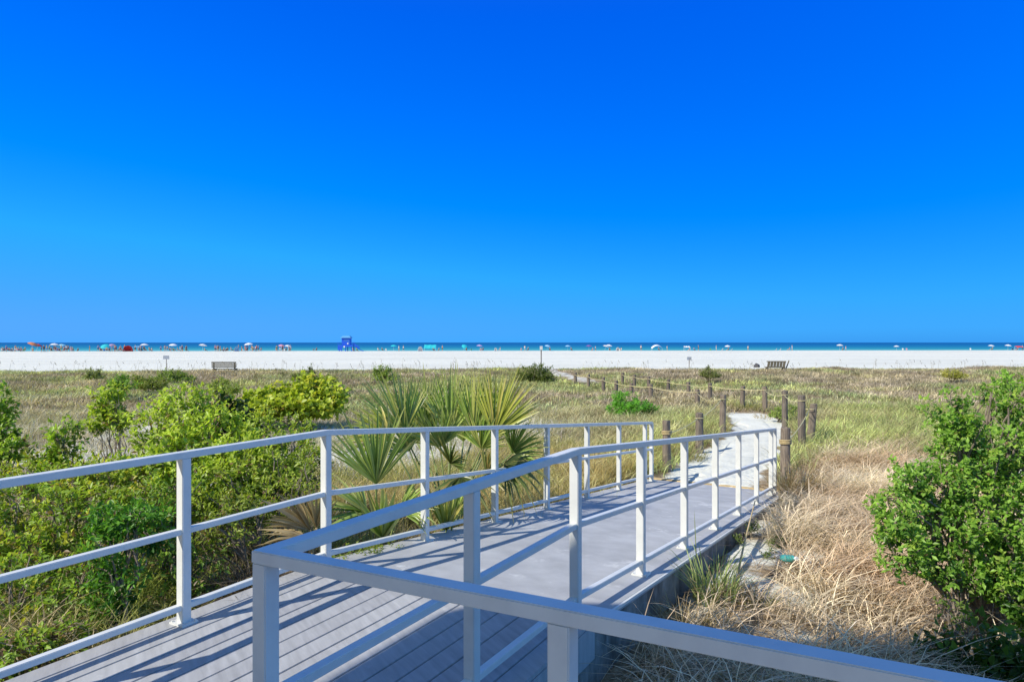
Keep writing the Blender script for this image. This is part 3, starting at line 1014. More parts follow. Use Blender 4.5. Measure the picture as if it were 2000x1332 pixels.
# ------------------------------------------------------------------ palmetto: fan fronds
def fan(acc, hub, axis, nrm, L, n, arc, cols, wseg=.024, droop=.10, jit=.06, ragged=.08, bent=.0):
    """one fan leaf: n folded blades that spread over arc round the axis, in the plane across nrm"""
    a = np.array(axis, float); a /= np.linalg.norm(a)
    nn = np.array(nrm, float); nn -= a * (a @ nn); nn /= np.linalg.norm(nn)
    s = np.cross(a, nn)
    th = np.linspace(-arc, arc, n) + rng.normal(0, jit * .5, n)
    lens = L * (1 - .22 * (np.abs(th) / max(arc, .1)) ** 2) * (1 + rng.normal(0, ragged, n))
    d = a[None] * np.cos(th)[:, None] + s[None] * np.sin(th)[:, None] + nn[None] * (rng.normal(0, jit, n) + .10 * np.cos(th))[:, None]
    d = unit(d)
    side = unit(np.cross(d, nn[None] + rng.normal(0, .35, (n, 3))))
    up = np.cross(side, d)
    tone = rng.random(n)
    cc = npmix(cols[0], cols[1], tone)
    if len(cols) > 2:
        yl = rng.random(n) < .22
        cc[yl] = np.array(cols[2]) * rng.uniform(.8, 1.1, (yl.sum(), 1))
    st_ = [0, .3, .62, .85, 1.0]; hw = [.35, 1.0, .85, .45, .0]
    h0 = np.array(hub, float)
    Vs = []; Cs = []
    dr = droop * rng.uniform(.3, 2.0, n)
    for k, (t_, w_) in enumerate(zip(st_, hw)):
        p = h0[None] + d * (lens * t_)[:, None]
        p[:, 2] -= dr * lens * t_ ** 3
        ww = wseg * w_ * (.8 + .4 * tone)
        fold = up * (ww * .55)[:, None]
        Vs += [p - side * ww[:, None] + fold, p, p + side * ww[:, None] + fold]
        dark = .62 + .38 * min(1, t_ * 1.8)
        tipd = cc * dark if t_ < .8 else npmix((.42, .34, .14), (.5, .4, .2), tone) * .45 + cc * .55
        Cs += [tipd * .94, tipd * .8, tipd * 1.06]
    Vv = np.stack(Vs, 1); Cv = np.stack(Cs, 1)
    m = Vv.shape[1]
    off = (np.arange(n) * m)[:, None]
    q = []
    for k in range(len(st_) - 1):
        q += [off + np.array([3 * k, 3 * k + 1, 3 * k + 4, 3 * k + 3]), off + np.array([3 * k + 1, 3 * k + 2, 3 * k + 5, 3 * k + 4])]
    acc.add(Vv.reshape(-1, 3), Cv.reshape(-1, 3), np.concatenate(q), None)


GRN = ((.15, .29, .04), (.56, .70, .17), (.70, .74, .20))
GRB = ((.20, .37, .05), (.64, .78, .20), (.76, .78, .24))
YEL = ((.26, .34, .03), (.66, .68, .12), (.74, .64, .16))
TAN = ((.42, .29, .12), (.70, .54, .28))


def palmetto(label, base, fronds, name='palmetto', cat='palm'):
    root = empty(name, base); tag(root, label, cat)
    for (hub, axis, nrm, L, n, arc, cols, wseg, droop) in fronds:
        acc = Acc()
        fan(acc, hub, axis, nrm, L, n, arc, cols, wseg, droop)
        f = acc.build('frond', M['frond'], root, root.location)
        bm = bmesh.new()
        b0 = Vector(base) + Vector((random.gauss(0, .05), random.gauss(0, .05), .03)); hb = Vector(hub)
        mid = b0.lerp(hb, .55) + Vector((0, 0, .1 * (hb - b0).length))
        tube(bm, [b0, mid, hb], [.014, .011, .009], 6)
        pt = obj('petiole', bm, M['petiole'] if cols is not TAN else M['tan_wood'], f)
        pt.data.transform(Matrix.Translation(root.location).inverted())
    return root


M['petiole'] = simple('green_petiole', (.22, .27, .08), .5, .25, 8)
cv = (0, -1, .15)
b1 = ground_under(742, 6.6)
palmetto('fan palmetto with spiky fans in front, its bright stalk low beside the rail', b1, [
    (at(735, 945, 6.55), (-.05, -.05, 1), (.1, -1, .3), .80, 32, .78, GRB, .0145, .06),
    (at(748, 1050, 6.35), (.02, -.2, 1), (.2, -1, .4), .55, 16, .62, GRB, .024, .05),
    (at(715, 1000, 6.5), (-.75, -.1, .45), (.2, -.8, .6), .50, 20, .9, GRN, .014, .22),
    (at(780, 1000, 6.6), (.75, -.1, .5), (-.2, -.8, .6), .46, 18, .8, GRN, .014, .22),
])
b2 = ground_under(870, 8.0)
palmetto('largest clump of fan palmetto, its fans standing far above the railing', b2, [
    (at(815, 865, 9.0), (-.25, .1, 1), (.3, -1, .2), .92, 40, .85, GRN, .012, .06),
    (at(905, 862, 9.2), (.0, .1, 1), (-.2, -1, .2), .94, 40, .8, GRB, .012, .06),
    (at(950, 866, 9.0), (.28, .1, 1), (.2, -1, .2), .92, 40, .8, GRN, .012, .06),
    (at(860, 872, 8.2), (-.1, -.2, 1), (.3, -1, .2), .56, 35, 1.1, GRN, .012, .08),
    (at(940, 876, 8.0), (.1, -.2, 1), (-.3, -1, .3), .52, 35, 1.1, GRB, .012, .08),
    (at(800, 880, 8.1), (-.5, -.2, .8), (.1, -1, .3), .52, 32, 1.1, GRN, .012, .10),
    (at(1000, 885, 8.4), (.6, -.2, .7), (-.1, -1, .3), .52, 32, 1.1, GRN, .012, .12),
    (at(880, 905, 7.9), (.2, -.5, .6), (-.2, -1, .4), .44, 29, 1.2, ((.08, .15, .04), (.28, .38, .10), (.46, .42, .12)), .012, .12),
    (at(950, 925, 7.9), (.4, -.4, .4), (-.2, -1, .4), .44, 29, 1.2, ((.08, .13, .04), (.26, .32, .09), (.46, .38, .12)), .012, .15),
    (at(790, 850, 8.3), (-.42, .1, 1), (.2, -1, .25), .84, 45, .85, GRN, .012, .05),
    (at(835, 850, 8.6), (-.12, .15, 1), (.1, -1, .3), .86, 43, .75, GRN, .012, .05),
    (at(880, 850, 8.5), (.06, .15, 1), (0, -1, .3), .86, 43, .75, GRB, .012, .05),
    (at(925, 850, 8.4), (.20, .1, 1), (-.1, -1, .3), .84, 43, .7, GRN, .012, .05),
    (at(965, 848, 8.2), (.36, .1, 1), (-.25, -1, .3), .86, 43, .75, YEL, .012, .05),
    (at(760, 858, 8.0), (-.85, -.05, .55), (.3, -.8, .5), .66, 26, .95, YEL, .014, .18),
    (at(985, 905, 7.8), (.7, -.2, -.2), (0, -.8, .5), .52, 22, 1.1, ((.06, .11, .03), (.22, .28, .07), (.4, .32, .1)), .014, .3),
    (at(900, 930, 7.5), (.05, -.4, -.3), (0, -.9, .5), .50, 22, 1.2, ((.06, .10, .025), (.20, .26, .06), (.4, .32, .1)), .014, .3),
])
palmetto('small yellow-green palmetto sprout pressed against the lower rails', ground_under(878, 6.9), [
    (at(872, 1035, 6.9), (.02, -.1, 1), (0, -1, .3), .42, 16, .55, YEL, .018, .05),
    (at(885, 1010, 7.0), (.5, 0, .8), (-.2, -1, .3), .36, 14, .6, GRB, .014, .1),
])
palmetto('dead tan palmetto with split dry fans lying in the shade by the railing', ground_under(612, 6.0), [
    (at(606, 1035, 5.9), (-.70, -.2, .75), (.2, -1, .3), .50, 12, .5, TAN, .018, .12),
    (at(600, 1050, 5.8), (-1, -.3, .15), (.1, -.5, 1), .42, 12, .7, TAN, .014, .2),
    (at(618, 1030, 6.0), (.1, -.1, 1), (.2, -1, .3), .46, 10, .5, TAN, .014, .1),
])

# ------------------------------------------------------------------ grass
def scatter(n, x0, x1, y0, y1):
    return rng.uniform(x0, x1, n), rng.uniform(y0, y1, n)


def off_walk(x, y, m=.05):
    s, t = st(x, y)
    return ~((t > TL - m) & (t < TR + m) & (s < RAMP + .1)) & ~((s < -2.4) & (t > -2.3) & (t < 6.2))


def z_at(x, y):
    return height(x, y)


def tufts(acc, x, y, per, h, w, colr, lean=.35, droop=.5, rad=.05, segs=3, wind=None, hv=.3, straw=0.0, cvar=.18, tv=.28):
    n = len(x)
    X = np.repeat(x, per) + rng.normal(0, rad, n * per); Y = np.repeat(y, per) + rng.normal(0, rad, n * per)
    Zb = z_at(X, Y) - .015
    H = np.repeat(h * rng.uniform(1 - hv, 1 + hv, n), per) * rng.uniform(.55, 1.1, n * per)
    az = rng.uniform(0, 2 * np.pi, n * per)
    if wind is not None:
        k = rng.random(n * per) < wind[1]
        az = np.where(k, wind[0] + rng.normal(0, .5, n * per), az)
    C = np.repeat(colr * rng.uniform(1 - tv, 1 + tv, (n, 1)), per, 0) * rng.uniform(1 - cvar, 1 + cvar, (n * per, 1))
    if straw:
        k = rng.random(n * per) < straw
        C[k] = npmix((.40, .31, .17), (.55, .46, .28), rng.random(k.sum()))
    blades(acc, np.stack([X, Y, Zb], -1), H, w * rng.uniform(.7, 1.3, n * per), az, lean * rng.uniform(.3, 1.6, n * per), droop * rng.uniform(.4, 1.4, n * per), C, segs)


G_LT = np.array((.60, .68, .28)); G_YG = np.array((.64, .66, .25)); G_GR = np.array((.38, .45, .22)); MAUV = np.array((.52, .44, .35)); TN = np.array((.66, .57, .36)); BRN = np.array((.27, .20, .14))
PALE = np.array((.68, .60, .38)); GREY = np.array((.50, .45, .36))


def in_view(x, y, m=1.12, add=2.5):
    return np.abs(x) < .746 * y * m + add


# far dunes: coarse tufts out to the crest, brown and mauve with green drifts
acc = Acc()
n = 62000
y = 22 + (62 - 22) * rng.random(n) ** .85; x = rng.uniform(-1, 1, n) * (.746 * y * 1.12 + 3)
c0 = cover(x, y)
keep = (rng.random(n) < c0 * 1.25) & (c0 > .12) & ((path_dist(x, y) > .95) | ((y > 24) & (y < 41)))
x, y = x[keep], y[keep]
f1 = fbm(x, y, .16, 81); f2 = fbm(x, y, .5, 83)
greenish = np.clip((f1 - .43) * 5 + (f2 - .5) * 2.5 - sstep(33, 50, y) * .55 + .45, 0, 1)
C = npmix(MAUV, TN, np.clip((f2 - .3) * 2, 0, 1)) * (1 - greenish)[:, None] + npmix(G_GR, G_YG, np.clip((fbm(x, y, .9, 87) - .3) * 2, 0, 1)) * greenish[:, None]
dk = fbm(x, y, 1.1, 93)
C *= (.45 + 1.25 * np.clip((dk - .25) * 1.6, 0, 1))[:, None]
hh = (.20 + .20 * f2) * (1 - .35 * sstep(48, 58, y))
tufts(acc, x, y, 5, hh, .028, C, .6, .7, .14, 3, wind=(.4, .2), straw=.10, cvar=.4, tv=.45)
g = acc.build('far_dune_grass', M['grass']); tag(g, 'brownish dune grass running out to the edge of the white beach', 'grass', kind='stuff')

# middle dunes, right and centre: light green grass, taller
acc = Acc()
n = 30000
y = 10.5 + (24 - 10.5) * rng.random(n) ** .7; x = rng.uniform(-1, 1, n) * (.746 * y * 1.1 + 2)
s, t = st(x, y)
c0 = cover(x, y)
rt = sstep(-2.4, -2.0, t)
keep = (rng.random(n) < c0 * 1.35) & off_walk(x, y) & (path_dist(x, y) > .95) & in_view(x, y)
keep &= (t > 0) & (y > 14.2 + 5.5 * (fbm(x, y, .45, 201) - .5) + rng.normal(0, .8, n)) | (t <= 0)
x, y, t = x[keep], y[keep], t[keep]
f1 = fbm(x, y, .28, 101); f2 = fbm(x, y, .8, 103)
green = np.clip((f1 - .34) * 4 + .25 * (t > 0), 0, 1)
leftz = sstep(-3.0, -6.5, t)
C = npmix(TN, PALE, np.clip(f2, 0, 1)) * (1 - green)[:, None] + npmix(G_LT, G_YG, np.clip((f2 - .3) * 2, 0, 1)) * green[:, None]
C = C * (1 - .7 * leftz)[:, None] + npmix(GREY * 1.2, PALE, f2) * .7 * leftz[:, None]
C *= (.45 + 1.05 * np.clip((fbm(x, y, 1.4, 107) - .2) * 1.5, 0, 1))[:, None]
tufts(acc, x, y, 7, (.36 + .26 * f1) * (1 - .35 * leftz), .012, C, .65, .9, .10, 4, wind=(.2, .2), straw=.2, cvar=.42, tv=.4)
g = acc.build('dune_grass', M['grass']); tag(g, 'light green and straw dune grass behind the palmetto and the rope posts', 'grass', kind='stuff')

# dry, matted tan grass right of the ramp
acc = Acc()
n = 5600
t = .35 + rng.random(n) * 12.5; s = rng.uniform(-1.2, 14.5, n)
x = R0.x + U.x * s + V.x * t; y = R0.y + U.y * s + V.y * t
c0 = cover(x, y)
keep = (y > 3.6) & in_view(x, y, 1.15, 1.2) & (path_dist(x, y) > 1.0) & (y < 15.6 + 5.5 * (fbm(x, y, .45, 201) - .5) + rng.normal(0, .7, n))
cl = fbm(x, y, .75, 111)
keep &= (rng.random(n) < np.clip((cl - .22) * 3.2, .12, 1) * np.clip(c0 * 2 - .1, 0, 1)) & (c0 > .15) & ~((t < .95) & (s > .6) & (s < 4.0) & (rng.random(n) < .7))
x, y, cl = x[keep], y[keep], cl[keep]
f2 = fbm(x, y, 1.6, 113)
C = npmix((.64, .47, .31), (.92, .81, .62), np.clip((f2 - .25) * 2.0, 0, 1))
rd = fbm(x, y, .6, 117)
C = C * (1 - .5 * np.clip((rd - .5) * 4, 0, 1))[:, None] + np.array((.70, .44, .26)) * (.5 * np.clip((rd - .5) * 4, 0, 1))[:, None]
gy = np.clip((fbm(x, y, .5, 119) - .52) * 5, 0, 1) * .75
C = C * (1 - gy)[:, None] + np.array((.78, .68, .52)) * gy[:, None]
tufts(acc, x, y, 34, .30 + .30 * cl, .0085, C, .95, 1.15, .10, 4, wind=(-.2, .3), cvar=.5)
tufts(acc, x, y, 14, .16 + .12 * cl, .009, C * .8, 1.7, 1.5, .2, 3, cvar=.5)
n = 1500                        # green shoots through the mat
i = rng.integers(0, len(x), n)
tufts(acc, x[i][:500] + .2, y[i][:500], 5, np.full(500, .2), .006, np.tile((.24, .27, .10), (500, 1)), .5, .6, .05, 3)
g = acc.build('dry_grass', M['dry']); tag(g, 'matted tan dry grass heaped between the ramp and the large green bush', 'dry grass', kind='stuff')

# dry grass, weeds and twigs on the left bank and in the sandy hollow
acc = Acc()
n = 7500
y = rng.uniform(4.2, 13, n); x = rng.uniform(-1, 1, n) * (.746 * y * 1.15 + 1.5)
s, t = st(x, y)
keep = (t < TL - .12) & in_view(x, y, 1.15, 1.5) & (s < 10)
x, y, s, t = x[keep], y[keep], s[keep], t[keep]
f2 = fbm(x, y, .9, 131)
gr = np.clip((fbm(x, y, .5, 133) - .40) * 4, 0, 1)
C = npmix((.28, .20, .10), (.62, .50, .30), f2) * (1 - gr)[:, None] + npmix((.18, .24, .04), (.42, .48, .10), f2) * gr[:, None]
near = sstep(-3.2, -2.4, t)
tufts(acc, x, y, 12, (.26 + .30 * f2) * (1 - .6 * near), .008, C, .7, .9, .1, 3, cvar=.4)
# tufty tan-green grass in the middle, behind the left railing
n = 1300
s2 = rng.uniform(3.2, 10.5, n); t2 = rng.uniform(-6.0, TL - .15, n)
x = R0.x + U.x * s2 + V.x * t2; y = R0.y + U.y * s2 + V.y * t2
k = path_dist(x, y) > 1.15
x, y = x[k], y[k]
f2 = fbm(x, y, .8, 137)
C = npmix((.36, .40, .10), (.64, .50, .22), np.clip((f2 - .25) * 2, 0, 1))
tufts(acc, x, y, 22, .38 + .22 * f2, .007, C, .55, .8, .08, 3, cvar=.3, straw=.2)
g = acc.build('bank_grass', M['dry']); tag(g, 'mixed dry and green grass over leaf litter on the bank beside the boardwalk', 'grass', kind='stuff')

# grey dead twigs over the sand hollow
acc = Acc()
n = 5200
y = 8.5 + 16 * rng.random(n) ** .8; x = rng.uniform(-1, .1, n) * (.746 * y * 1.1 + 1)
s, t = st(x, y)
k = (t < -4.2) & (rng.random(n) < np.clip((fbm(x, y, .6, 151) - .3) * 4, 0, 1))
x, y = x[k], y[k]
C = npmix((.40, .36, .31), (.80, .74, .66), rng.random(len(x)))
gk = rng.random(len(x)) < .22
C[gk] = npmix((.34, .38, .14), (.56, .58, .26), rng.random(gk.sum()))
tufts(acc, x, y, 9, rng.uniform(.14, .42, len(x)), .009, C, .9, .5, .2, 3, cvar=.4)
g = acc.build('dry_twigs', M['dry']); tag(g, 'grey dead twigs tangled over the white sand hollow', 'dry twigs', kind='stuff')

# dark dead fronds and twigs in the shade beside the deck
acc = Acc()
n = 420
px_ = rng.uniform(430, 640, n); dd = rng.uniform(5.0, 6.6, n)
x = (px_ - 1000) / F * dd; y = dd
s, t = st(x, y); k = t < TL - .1
x, y = x[k], y[k]
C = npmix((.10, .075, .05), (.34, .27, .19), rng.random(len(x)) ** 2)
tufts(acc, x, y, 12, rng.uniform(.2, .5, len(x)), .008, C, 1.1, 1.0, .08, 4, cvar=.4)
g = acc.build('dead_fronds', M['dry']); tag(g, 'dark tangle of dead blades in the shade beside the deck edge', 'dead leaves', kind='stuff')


# --- separate grass clumps one can point to
def clump(name, label, px, d, nb, h, w, cols, lean, droop, rad, segs=5, extra=()):
    b = ground_under(px, d)
    root = empty(name, b); tag(root, label, 'grass clump')
    acc = Acc()
    a_ = rng.uniform(0, 2 * np.pi, nb); r_ = rad * np.sqrt(rng.random(nb))
    X = b.x + r_ * np.cos(a_); Y = b.y + r_ * np.sin(a_)
    C = npmix(cols[0], cols[1], rng.random(nb))
    kk = rng.random(nb) < .2
    C[kk] = npmix((.45, .38, .2), (.55, .48, .28), rng.random(kk.sum()))
    blades(acc, np.stack([X, Y, z_at(X, Y) - .02], -1), h * rng.uniform(.5, 1.1, nb), w * rng.uniform(.7, 1.3, nb), a_ + rng.normal(0, .5, nb), lean * rng.uniform(.2, 1.5, nb), droop * rng.uniform(.3, 1.5, nb), C, segs)
    f = acc.build('blade_tuft', M['grass'], root, root.location)
    if extra:
        for (x, y, hh, az, ln) in extra:
            acc = Acc()
            blades(acc, np.array([[b.x + x, b.y + y, b.z]]), np.array([hh]), np.array([.012]), np.array([az]), np.array([ln]), np.array([.05]), np.array([[.34, .38, .18]]), 5)
            acc.build('stalk', M['grass'], root, root.location)
    return root


clump('grass_clump', 'tall blue-green clump of grass with upright stalks by the ramp wall', 1395, 5.85, 150, .55, .010, ((.22, .32, .10), (.54, .62, .24)), .55, .55, .18,
      extra=((-.12, .1, .78, 2.0, .05), (.03, .05, .86, .5, .03), (.1, 0, .5, .2, .5)))
clump('grass_clump', 'small yellowish tuft of grass at the foot of the tall stalky clump', 1475, 5.75, 70, .26, .008, ((.24, .26, .10), (.46, .44, .20)), .6, .6, .14)
clump('grass_clump', 'bleached straw clump of grass in front of the tall stalky clump', 1335, 5.25, 220, .36, .007, ((.30, .22, .12), (.52, .42, .26)), .8, 1.0, .22)
clump('grass_clump', 'big straw tussock leaning on the rope-bound post at the ramp end', 1545, 11.0, 420, .75, .009, ((.30, .20, .11), (.50, .38, .22)), .6, .8, .38)
clump('grass_clump', 'dark brown-green tussock under the railing beside the palmetto', 1030, 8.3, 260, .55, .009, ((.14, .12, .05), (.36, .28, .13)), .6, .7, .28)
clump('grass_clump', 'bright green tussock behind the far end of the railing', 1165, 10.2, 220, .45, .009, ((.22, .28, .08), (.40, .42, .14)), .55, .6, .3)

for (lb, px, d, nb, h_, cs, rad) in (
        ('reddish dry weeds on the white sand below the rope corner', 1505, 22.5, 160, .22, ((.42, .30, .14), (.62, .48, .24)), .55),
        ('tan grass tussock hanging over the white sand bank by the tall cracked post', 1392, 19.5, 260, .42, ((.40, .38, .14), (.66, .56, .28)), .5),
        ('grey-green tussock on the bank between two stout posts', 1345, 14.6, 220, .36, ((.30, .30, .14), (.58, .52, .28)), .4),
        ('dark matted tuft drooping onto the sand path from the bank', 1372, 16.6, 200, .24, ((.16, .12, .07), (.42, .34, .2)), .4),
        ('straw tussock on the outer edge of the path beside the broad split post', 1600, 18.0, 260, .5, ((.44, .36, .18), (.70, .58, .32)), .5),
        ('yellow-green tussock beyond the last white sand of the path', 1455, 25.5, 320, .45, ((.40, .42, .12), (.64, .62, .24)), .8)):
    clump('grass_clump', lb, px, d, nb, h_, .012, cs, .7, .8, rad, 4)

# sea oats along the crest: thin stalks with seed heads against the beach
acc = Acc()
n = 330
y = rng.uniform(34, 60, n); x = rng.uniform(-1, 1, n) * (.746 * y * 1.1 + 2)
k = (np.abs(y - crest_y(x)) < 20) & (path_dist(x, y) > 2)
x, y = x[k], y[k]; n = len(x)
hgt = rng.uniform(.55, 1.05, n)
zb = z_at(x, y)
az = rng.normal(.2, .8, n); ln = rng.uniform(.05, .35, n)
Cst = npmix((.32, .27, .18), (.46, .40, .28), rng.random(n))
blades(acc, np.stack([x, y, zb], -1), hgt, np.full(n, .018), az, ln, np.full(n, .1), Cst, 3)
tipx = x + np.cos(az) * ln * hgt; tipy = y + np.sin(az) * ln * hgt; tipz = zb + hgt * .95
for j in range(5):
    m_ = n
    bs = np.stack([tipx + np.cos(az) * .03 * j, tipy, tipz - .05 * j], -1)
    leaves(acc, bs, np.stack([np.cos(az) * .6, rng.normal(0, .3, n), rng.uniform(-.4, .9, n)], -1), dirs(n), np.full(n, .11), np.full(n, .035), Cst * .8)
g = acc.build('sea_oats', M['dry']); tag(g, 'thin sea oat stalks with seed heads along the dune crest', 'sea oats', kind='stuff')

# ------------------------------------------------------------------ rope-and-post fence along the sand path
def timber(px, top, d, r, lean=(0, 0)):
    p = at(px, top, d)
    g0 = gz(p.x, p.y)
    root = bpy.data.objects.new('rope_post', None); root.location = (p.x, p.y, g0); col.objects.link(root)
    root.empty_display_size = .2
    bm = bmesh.new()
    hgt = p.z - g0
    rows = []
    for k, (f, rr_) in enumerate(((-.25, 1.05), (0, 1.04), (.3, 1.0), (.62, .97), (.9, .95), (.985, .93), (1.0, .80))):
        ring = []
        for j in range(12):
            a = 2 * math.pi * j / 12
            q = r * rr_ * (1 + random.uniform(-.05, .05)) * (1 + .05 * math.sin(3 * a + d))
            ring.append(bm.verts.new((math.cos(a) * q + lean[0] * f, math.sin(a) * q + lean[1] * f, f * hgt + (random.uniform(-.012, .012) if f > .95 else 0))))
        rows.append(ring)
    for a, b in zip(rows, rows[1:]):
        for j in range(12): bm.faces.new((a[j], a[(j + 1) % 12], b[(j + 1) % 12], b[j]))
    bm.faces.new(rows[-1])
    obj('timber', bm, M['post'], root, smooth=False)
    return root, hgt


def coil(root, z, r, turns=3, mat='rope', rr_=.014):
    bm = bmesh.new()
    n = 14 * turns
    tube(bm, [(math.cos(k / 14 * 2 * math.pi) * (r + .008), math.sin(k / 14 * 2 * math.pi) * (r + .008), z + k / 14 * rr_ * 1.9) for k in range(n + 1)], rr_, 6)
    obj('rope_coil', bm, M[mat], root, smooth=True)


LEFT = [(1302, 821, 13.3, .08), (1366, 806, 15.5, .09), (1411, 771, 18.5, .088), (1362, 760, 25.8, .09), (1271, 750, 28.9, .09), (1233, 748, 30.2, .09),
        (1203, 743, 32, .09), (1178, 737, 34.6, .09), (1149, 731, 38, .09), (1124, 728, 40.8, .1)]
RIGHT = [(1534, 835, 11.9, .085), (1582, 789, 16.4, .085), (1566, 772, 15.6, .085), (1533, 763, 20.0, .085), (1494, 755, 24.6, .09), (1450, 754, 25.8, .085), (1387, 748, 27.6, .085),
         (1345, 746, 31.4, .09), (1305, 741, 33.3, .09), (1267, 735, 35.7, .09), (1239, 732, 37.8, .09), (1216, 728, 40, .09)]
lab_l = ['round timber post with a rope coil just past the palmetto-side railing end',
         'stout greyish timber post standing behind the end of the palmetto-side railing on the sand bank',
         'tall cracked timber post on the sand bank, third from the palmetto-side railing end',
         'short timber post sunk in grass, just beyond the tall cracked post',
         'timber post in deep grass, seaward of the short sunken post, palmetto side of the path',
         'stubby timber post among yellow grass above the vivid green low bush',
         'stubby weathered post two before the bare post near the dome bush, palmetto side',
         'weathered post with drooping yellow rope, third before the sandy clearing, palmetto side',
         'slim dark post next to last before the sandy clearing, palmetto side of the path',
         'dark post nearest the dome-shaped bush at the sandy clearing']
lab_r = ['timber post bound with a rope coil touching the square-cornered railing end',
         'leaning dark timber post standing outermost beside the dry tussock grass',
         'broad split timber post where the rope turns the corner of the path',
         'timber post with green weeds at its foot, beside the turn of the path',
         'timber post at the head of the white sand bank, by reddish weeds',
         'timber post standing above the last white sand of the path',
         'tall dark post where the path bends seaward through grass',
         'short post just seaward of the tall dark post, dry-grass side',
         'weathered post midway along the far rope, dry-grass side',
         'weathered post third from the seaward end of the rope, dry-grass side',
         'weathered post second from the seaward end of the rope, dry-grass side',
         'last post at the seaward end of the rope, dry-grass side']
tops = []
for rowdef, labs, grp in ((LEFT, lab_l, 'rope posts on the palmetto side of the sand path'), (RIGHT, lab_r, 'rope posts on the dry-grass side of the sand path')):
    pts = []
    for i, ((px, top, d, r), lb) in enumerate(zip(rowdef, labs)):
        o, hg = timber(px, top, d, r, (.10, .03) if lb.startswith('leaning') else (random.uniform(-.02, .02), 0))
        tag(o, lb, 'post', grp)
        if 'coil' in lb: coil(o, hg * .72, r, 3)
        elif d < 27: coil(o, hg - .13, r, 1, 'yellow_rope', .009)
        pts.append(Vector(o.location) + Vector((-r * .6, -r * .9, hg - (.12 if i else .25))))
    tops.append(pts)
for pts, lb in zip(tops, ('sagging yellow rope strung along the palmetto-side posts of the sand path', 'sagging yellow rope strung along the dry-grass-side posts of the sand path')):
    bm = bmesh.new()
    for a, b in zip(pts, pts[1:]):
        L = (b - a).length
        tube(bm, [a.lerp(b, k / 8) - Z * (.04 * L * 4 * (k / 8) * (1 - k / 8) * .5) for k in range(9)], .010 if a.y < 22 else .015, 5)
    o = obj('rope', bm, M['yellow_rope'], smooth=True)
    tag(o, lb, 'rope')

# ------------------------------------------------------------------ benches, signs, small things
M['bench_wood'] = mat_wood('bench_wood', (.13, .12, .09), (.30, .28, .21), (1, 6, 6))
M['dark'] = simple('dark_grey', (.09, .09, .10), .7, .25, 8)
M['sign'] = simple('grey_sign_back', (.30, .33, .38), .6, .1, 8)
M['white'] = simple('white_paint', (.72, .73, .74), .5, .06, 8)


def bench(label, px, ybot, d, width, rz, slats, hts):
    p = at(px, ybot, d)
    root = empty('bench', (p.x, p.y, p.z), rz); tag(root, label, 'bench')
    for z in hts:
        bm = bmesh.new(); box(bm, (0, -.22 - .10 * z, z), width, .035, .105); obj('back_slat', bm, M['bench_wood'], root, bevel=.006)
    bm = bmesh.new()
    for k in range(3): box(bm, (0, -.1 + .15 * k, .44), width, .13, .04)
    obj('seat', bm, M['bench_wood'], root, bevel=.005)
    for sx in (-1, 1):
        bm = bmesh.new()
        box(bm, (sx * width * .42, -.21, .44), .09, .05, .96); box(bm, (sx * width * .42, .24, .2), .09, .07, .44); box(bm, (sx * width * .42, .02, .38), .06, .44, .07)
        obj('leg', bm, M['bench_wood'], root)
    return root


bench('weathered wooden bench with horizontal slats seen from behind, facing the sea', 440, 732, 50, 1.75, R(4), 3, (.60, .75, .90))
# weathered slatted bench that leans, with a loose plank beside it
p = at(1514, 728, 52)
root = empty('bench', p, R(-5)); tag(root, 'tilted dark wooden bench with upright slats on the dune crest', 'bench')
for k in range(6):
    bm = bmesh.new(); box(bm, (-.56 + .225 * k, -.25 - .05, .62), .19, .04, .46, Vector((1, 0, .04)).normalized(), Vector((0, 1, 0)), Vector((.12, -.16, 1)).normalized())
    obj('back_slat', bm, M['bench_wood'], root, bevel=.006)
bm = bmesh.new(); box(bm, (0, -.33, .86), 1.42, .06, .08); obj('top_board', bm, M['bench_wood'], root)
bm = bmesh.new(); box(bm, (0, .05, .42), 1.40, .46, .06); obj('seat', bm, M['bench_wood'], root)
for sx in (-.6, .6):
    bm = bmesh.new(); box(bm, (sx, 0, .2), .09, .5, .42); obj('leg', bm, M['bench_wood'], root)
bm = bmesh.new()
bar(bm, at(1533, 726, 51.8), at(1541, 704, 51.8), .12, .05)
tag(obj('wooden_plank', bm, M['bench_wood']), 'wooden plank leaning up at an angle beside the tilted bench', 'plank')
# dark hump of unknown kind beside it
bm = bmesh.new(); bmesh.ops.create_icosphere(bm, subdivisions=3, radius=1)
for v in bm.verts:
    n_ = v.co.normalized(); v.co = Vector((n_.x * .22, n_.y * .2, max(n_.z, -.2) * .26)) * (1 + .12 * math.sin(5 * n_.x + 3) * math.cos(4 * n_.y))
p = at(1478, 716, 53); root = obj('dark_lump', bm, M['dark'], smooth=True); root.location = p
tag(root, 'small dark rounded hump standing on the dune crest by the tilted bench', 'lump')


def board_sign(label, px, ytop, ybot, d, wpx, hpx, mat, name='sign', pole=None):
    k = d / F
    top = at(px, ytop, d); bot = at(px, ybot, d); bot.z = min(bot.z, gz(bot.x, bot.y))
    root = empty(name, bot); tag(root, label, 'sign')
    bm = bmesh.new(); tube(bm, [(0, 0, 0), (0, 0, top.z - bot.z - .02)], .035, 8); obj('pole', bm, M['post'] if pole is None else pole, root)
    bm = bmesh.new(); box(bm, (0, -.05, top.z - bot.z - hpx * k / 2), wpx * k, .025, hpx * k); obj('board', bm, mat, root, bevel=.004)
    return root


board_sign('small grey rectangular sign on a thin post against the white sand', 325, 694.5, 716, 72, 12, 7, M['sign'])
board_sign('dark wedge-shaped small sign on a post seen against white sand behind the dunes', 1346, 697, 714, 68, 8.5, 6, M['sign'])
board_sign('tall thin pole with a small white sign rising out of the dome-shaped bush', 1057, 676, 722, 47, 5.5, 7.5, M['white'])

